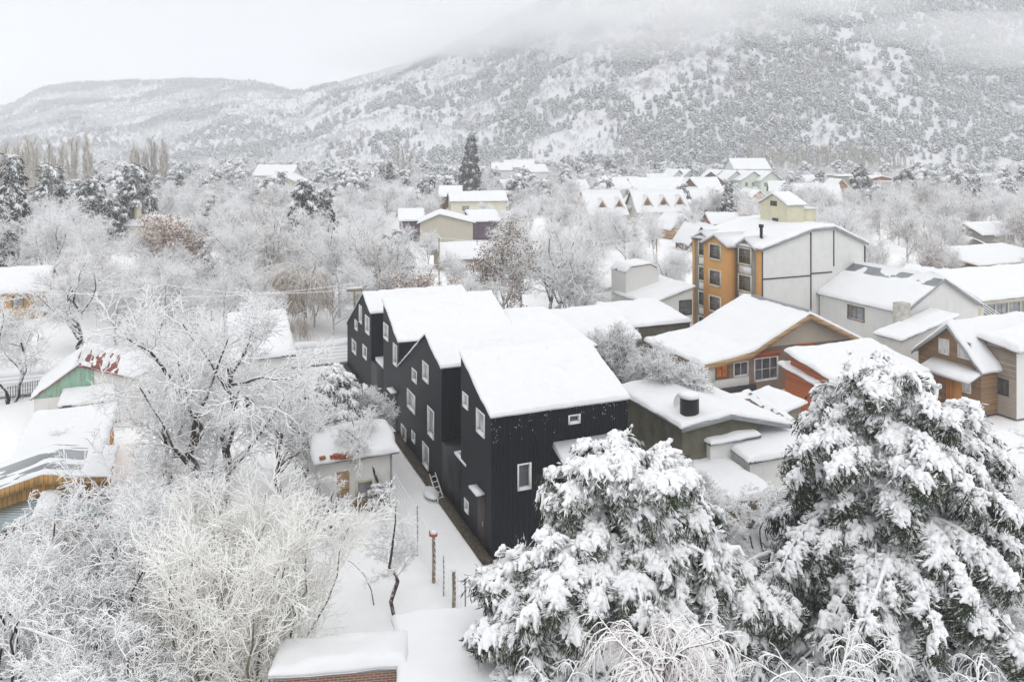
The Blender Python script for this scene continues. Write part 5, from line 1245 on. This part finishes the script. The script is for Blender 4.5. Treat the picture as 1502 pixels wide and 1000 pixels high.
ext = [tuple(np.array(tops[0])+np.array([-1.9, 4.7, 0])*k/1) for k in (1,)]+tops
mb = MB()
for a, b in zip(ext[:-1], ext[1:]):
    a = np.array(a); b = np.array(b)
    for k in range(7):
        f = .12+.8*k/6; A_ = np.array([a[0], a[1], a[2]*f+.05]); B_ = np.array([b[0], b[1], b[2]*f+.05]); t = np.linspace(0, 1, 6)[:, None]
        P = A_*(1-t)+B_*t; P[:, 2] -= .04*np.sin(pi*t[:, 0]); mb.tubes(P[None], np.full((1, 6), .014), 4)
    n_ = int(np.linalg.norm(b-a)/.3)
    for k in range(1, n_):
        q = a+(b-a)*k/n_; mb.tubes(np.array([[(q[0], q[1], .1), (q[0], q[1], q[2]*.93)]]), np.array([[.009, .009]]), 4)
tag(mb.build('wire_fence', m_frost('frosted_wire', (.4, .4, .4), -.2)), 'thin wire mesh strung between the garden fence posts', 'fence')
# a white ladder-like rack leaning by the entrance of the black house
LO = BO+U*6.9-Vv*.55
root = empty('ladder', LO[0], LO[1], 0, ANG+.3); tag(root, 'short white ladder leaning over the trench beside the black houses', 'ladder')
for k in (0, 1):
    mb = MB(); mb.beam((.38*k, 0, .05), (.38*k, .9, 1.35), .035, 6); mb.build('rail', white_trim, root)
for k in range(5):
    f = .12+.19*k; mb = MB(); mb.beam((.0, .9*f, .05+1.3*f), (.38, .9*f, .05+1.3*f), .025, 6); mb.build('rung', white_trim, root)
o = snow_cap('snow_covered_board', None, 0, 0, .12, .4, .8, .2, 4); o.location = (LO[0]-.5, LO[1]+.9, 0); o.rotation_euler = (0, 0, ANG); tag(o, 'board covered in snow bridging the trench next to the ladder', 'board')
def pole(px, d, h, label, name='utility_pole', arm=0, mat=concrete, r=.16, top=None):
    p = atd(px, d); o = empty(name, p[0], p[1], 0, ANG); tag(o, label, 'pole')
    mb = MB(); mb.tubes(np.array([[(0, 0, -.3), (0, 0, h)]]), np.array([[r, r*.75]]), 8); mb.build('shaft', mat, o)
    if arm:
        mb = MB(); mb.box((-arm, -.09, h-.25), (arm, .09, h)); mb.build('crossarm', mat, o); mb = MB(); mb.box((-arm-.02, -.11, h+.003), (arm+.02, .11, h+.13)); mb.build('snow_on_crossarm', snow, o)
    else: snow_cap('cap_snow', o, 0, 0, h, r, r, .2)
    return np.array([p[0], p[1], h])
q1 = pole(524, 92, 6.3, 'thick concrete post beside the road behind the black houses', r=.42)
q2 = pole(644, 110, 7.4, 'thin pole behind the farthest black roofs', r=.1, mat=post_wood)
q3 = pole(963, 118, 6.4, 'thin pole left of the orange apartment block', r=.1, mat=post_wood)
q4 = pole(1468, 128, 5.7+.0, 'concrete pole with a snowy crossarm at the right', r=.3, arm=1.4)
q5 = pole(243, 72, 7.5, 'thin lamp post by the road behind the green gable', r=.05, mat=trim_grey); q6 = pole(-60, 72, 7.6, 'power pole beyond the left edge', mat=post_wood, arm=.8)
q7 = pole(520, 74, 6.8, 'wooden power pole by the road left of the black gable', 'utility_pole', .7, post_wood, .12)
def wire(a, b, sag, label, r=.02, mat=None):
    t = np.linspace(0, 1, 26)[:, None]; P = np.array(a)*(1-t)+np.array(b)*t; P[:, 2] -= sag*4*(t*(1-t))[:, 0]
    mb = MB(); mb.tubes(P[None], np.full((1, 26), r), 5, .8); tag(mb.build('power_cable', mat or wirem), label, 'cable', 'snow covered cables')
wirem = m_frost('snowy_cable', (.2, .2, .2), -.55)
wire(q6, q5, .9, 'lower snow covered cable running along the road on the left', .018); wire(q5, q7, .6, 'snow covered cable from the lamp post to the black gable', .018); wire(q6+[0, 0, .5], q7+[0, 0, .5], 1.5, 'upper snow covered cable across the left trees', .018)
wire(q1, q3, 1.2, 'cable from the concrete post past the black roofs to the orange block', .02); wire(q7, q2, .8, 'cable from the black gable to the thin pole behind the roofs', .02)
wire(q2, q3+[0, 0, .3], 1.0, 'cable strung between the two thin poles', .02)
for k in range(4):
    a = np.array([*atd(1432, 88), 3.2-.28*k]); b = np.array([*atd(1580, 62), 3.8-.25*k]); wire(a, b, .3, ('top', 'second', 'third', 'lowest')[k]+' of the white cables under the long window house', .03)
# gutter-height clutter: satellite dish, pipes near the sheds
p = corner(992, 612, 4.2); o = empty('satellite_dish', p[0]+.4, p[1]+1.5, 3.9, .6); tag(o, 'pale satellite dish behind the black round chimney', 'dish')
mb = MB(); a = np.linspace(0, 2*pi, 17)[:-1]; V = [(0, 0, .0)]
for r_, y in ((.25, -.03), (.5, -.12)): V += [(r_*cos(t), y, r_*sin(t)) for t in a]
F3 = np.array([(0, 1+i, 1+(i+1) % 16) for i in range(16)]); F4 = np.array([(1+i, 17+i, 17+(i+1) % 16, 1+(i+1) % 16) for i in range(16)])
mb.add(np.array(V)+[0, 0, .8], [F3, F4]); mb.build('bowl', white_clean, o); mb = MB(); mb.beam((0, .05, -.3), (0, .05, .8), .03); mb.build('mast', trim_grey, o)
# garden wall and gate on the left below the road
p = corner(8, 590, 0); q = corner(62, 578, 0); mb = MB()
for k in range(16):
    f = k/15; x = p[0]*(1-f)+q[0]*f; y = p[1]*(1-f)+q[1]*f; mb.tubes(np.array([[(x, y, 0), (x, y, 1.25)]]), np.array([[.03, .03]]), 5)
for z in (.35, 1.1): mb.tubes(np.array([[(p[0], p[1], z), (q[0], q[1], z)]]), np.array([[.03, .03]]), 5, .6)
tag(mb.build('railing', m_frost('frosted_railing', (.3, .3, .3), .1)), 'thin upright bar railing by the road on the left', 'railing')
p = corner(50, 577, 0); root = empty('parked_car', p[0]+.5, p[1]+2.0, .1, ANG); tag(root, 'dark car mostly hidden under snow beside the green gable shed', 'car')
mb = MB(); mb.hexa([(0, 0, .3), (4.1, 0, .3), (4.1, 1.7, .3), (0, 1.7, .3), (.05, .05, .95), (4.05, .05, .9), (4.05, 1.65, .9), (.05, 1.65, .95)]); mb.hexa([(.9, .08, .9), (3.5, .08, .9), (3.5, 1.62, .9), (.9, 1.62, .9), (1.4, .25, 1.45), (3.0, .25, 1.45), (3.0, 1.45, 1.45), (1.4, 1.45, 1.45)])
mb.build('body', black_tin, root)
for x in (.8, 3.3):
    for y in (-.02, 1.52):
        mb = MB(); mb.tubes(np.array([[(x, y, .33), (x, y+.2, .33)]]), np.array([[.33, .33]]), 14); mb.build('wheel', trim_dark, root)
snow_cap('roof_snow', root, 2.2, .85, 1.4, .95, .7, .3); snow_cap('bonnet_snow', root, .55, .85, .9, .5, .75, .22)

# ------------------------------------------------------------------ haze and the cloud hanging on the mountain
def vol_mat(name, dens, col=(1, 1, 1)):
    m = bpy.data.materials.new(name); m.use_nodes = True; n = m.node_tree.nodes; n.clear()
    v = n.new('ShaderNodeVolumePrincipled'); v.inputs['Color'].default_value = (*col, 1); v.inputs['Density'].default_value = dens; v.inputs['Anisotropy'].default_value = 0
    o = n.new('ShaderNodeOutputMaterial'); m.node_tree.links.new(v.outputs[0], o.inputs['Volume']); m.cycles.homogeneous_volume = True; return m
mb = MB(); mb.box((-4300, -320, -6), (4300, 5300, 520)); tag(mb.build('haze', vol_mat('haze', HAZE, HAZECOL)), kind='stuff')
rg = np.random.default_rng(12)
mm = vol_mat('mist', .007, (.995, .997, 1))
def puff(px, py, d, rx, rz, ry=90, dens=None):
    u, v_ = np.meshgrid(np.linspace(0, 2*pi, 33)[:-1], np.linspace(0, pi, 17)[1:-1], indexing='ij')
    X_, Y_, Z_ = np.sin(v_)*np.cos(u), np.sin(v_)*np.sin(u), np.cos(v_)
    k = 1+.35*(fbm(X_*1.6+px*.01+Z_, Y_*1.6+py*.02, 3)-.5)
    V = np.stack([X_*rx*k, Y_*ry*k, Z_*rz*k], -1).reshape(-1, 3); nu, nv = u.shape
    F = [np.array([(i*nv+j+1, ((i+1) % nu)*nv+j+1, ((i+1) % nu)*nv+j, i*nv+j) for i in range(nu) for j in range(nv-1)])]
    V = np.concatenate([V, [(0, 0, rz), (0, 0, -rz)]]); a = len(V)-2
    F.append(np.array([(a, i*nv, ((i+1) % nu)*nv) for i in range(nu)]+[(((i+1) % nu)*nv+nv-1, i*nv+nv-1, a+1) for i in range(nu)]))
    mb = MB(); mb.add(V, F); o = mb.build('low_cloud', mm); p = atd(px, d); o.location = (p[0], p[1], zat(d, py)); tag(o, kind='stuff')
for px, py, d, rx, rz in ((760, 50, 1000, 190, 34), (880, 30, 860, 200, 36), (640, 62, 1050, 150, 30), (980, 40, 790, 140, 20), (1090, 50, 760, 90, 13), (560, 85, 1080, 110, 20), (820, -20, 900, 240, 50), (930, 70, 740, 90, 12), (1040, 10, 800, 150, 22),
                          (1430, 45, 720, 120, 16), (1490, 80, 700, 80, 12), (1180, 15, 790, 110, 14)):
    puff(px, py, d, rx, rz, 60)
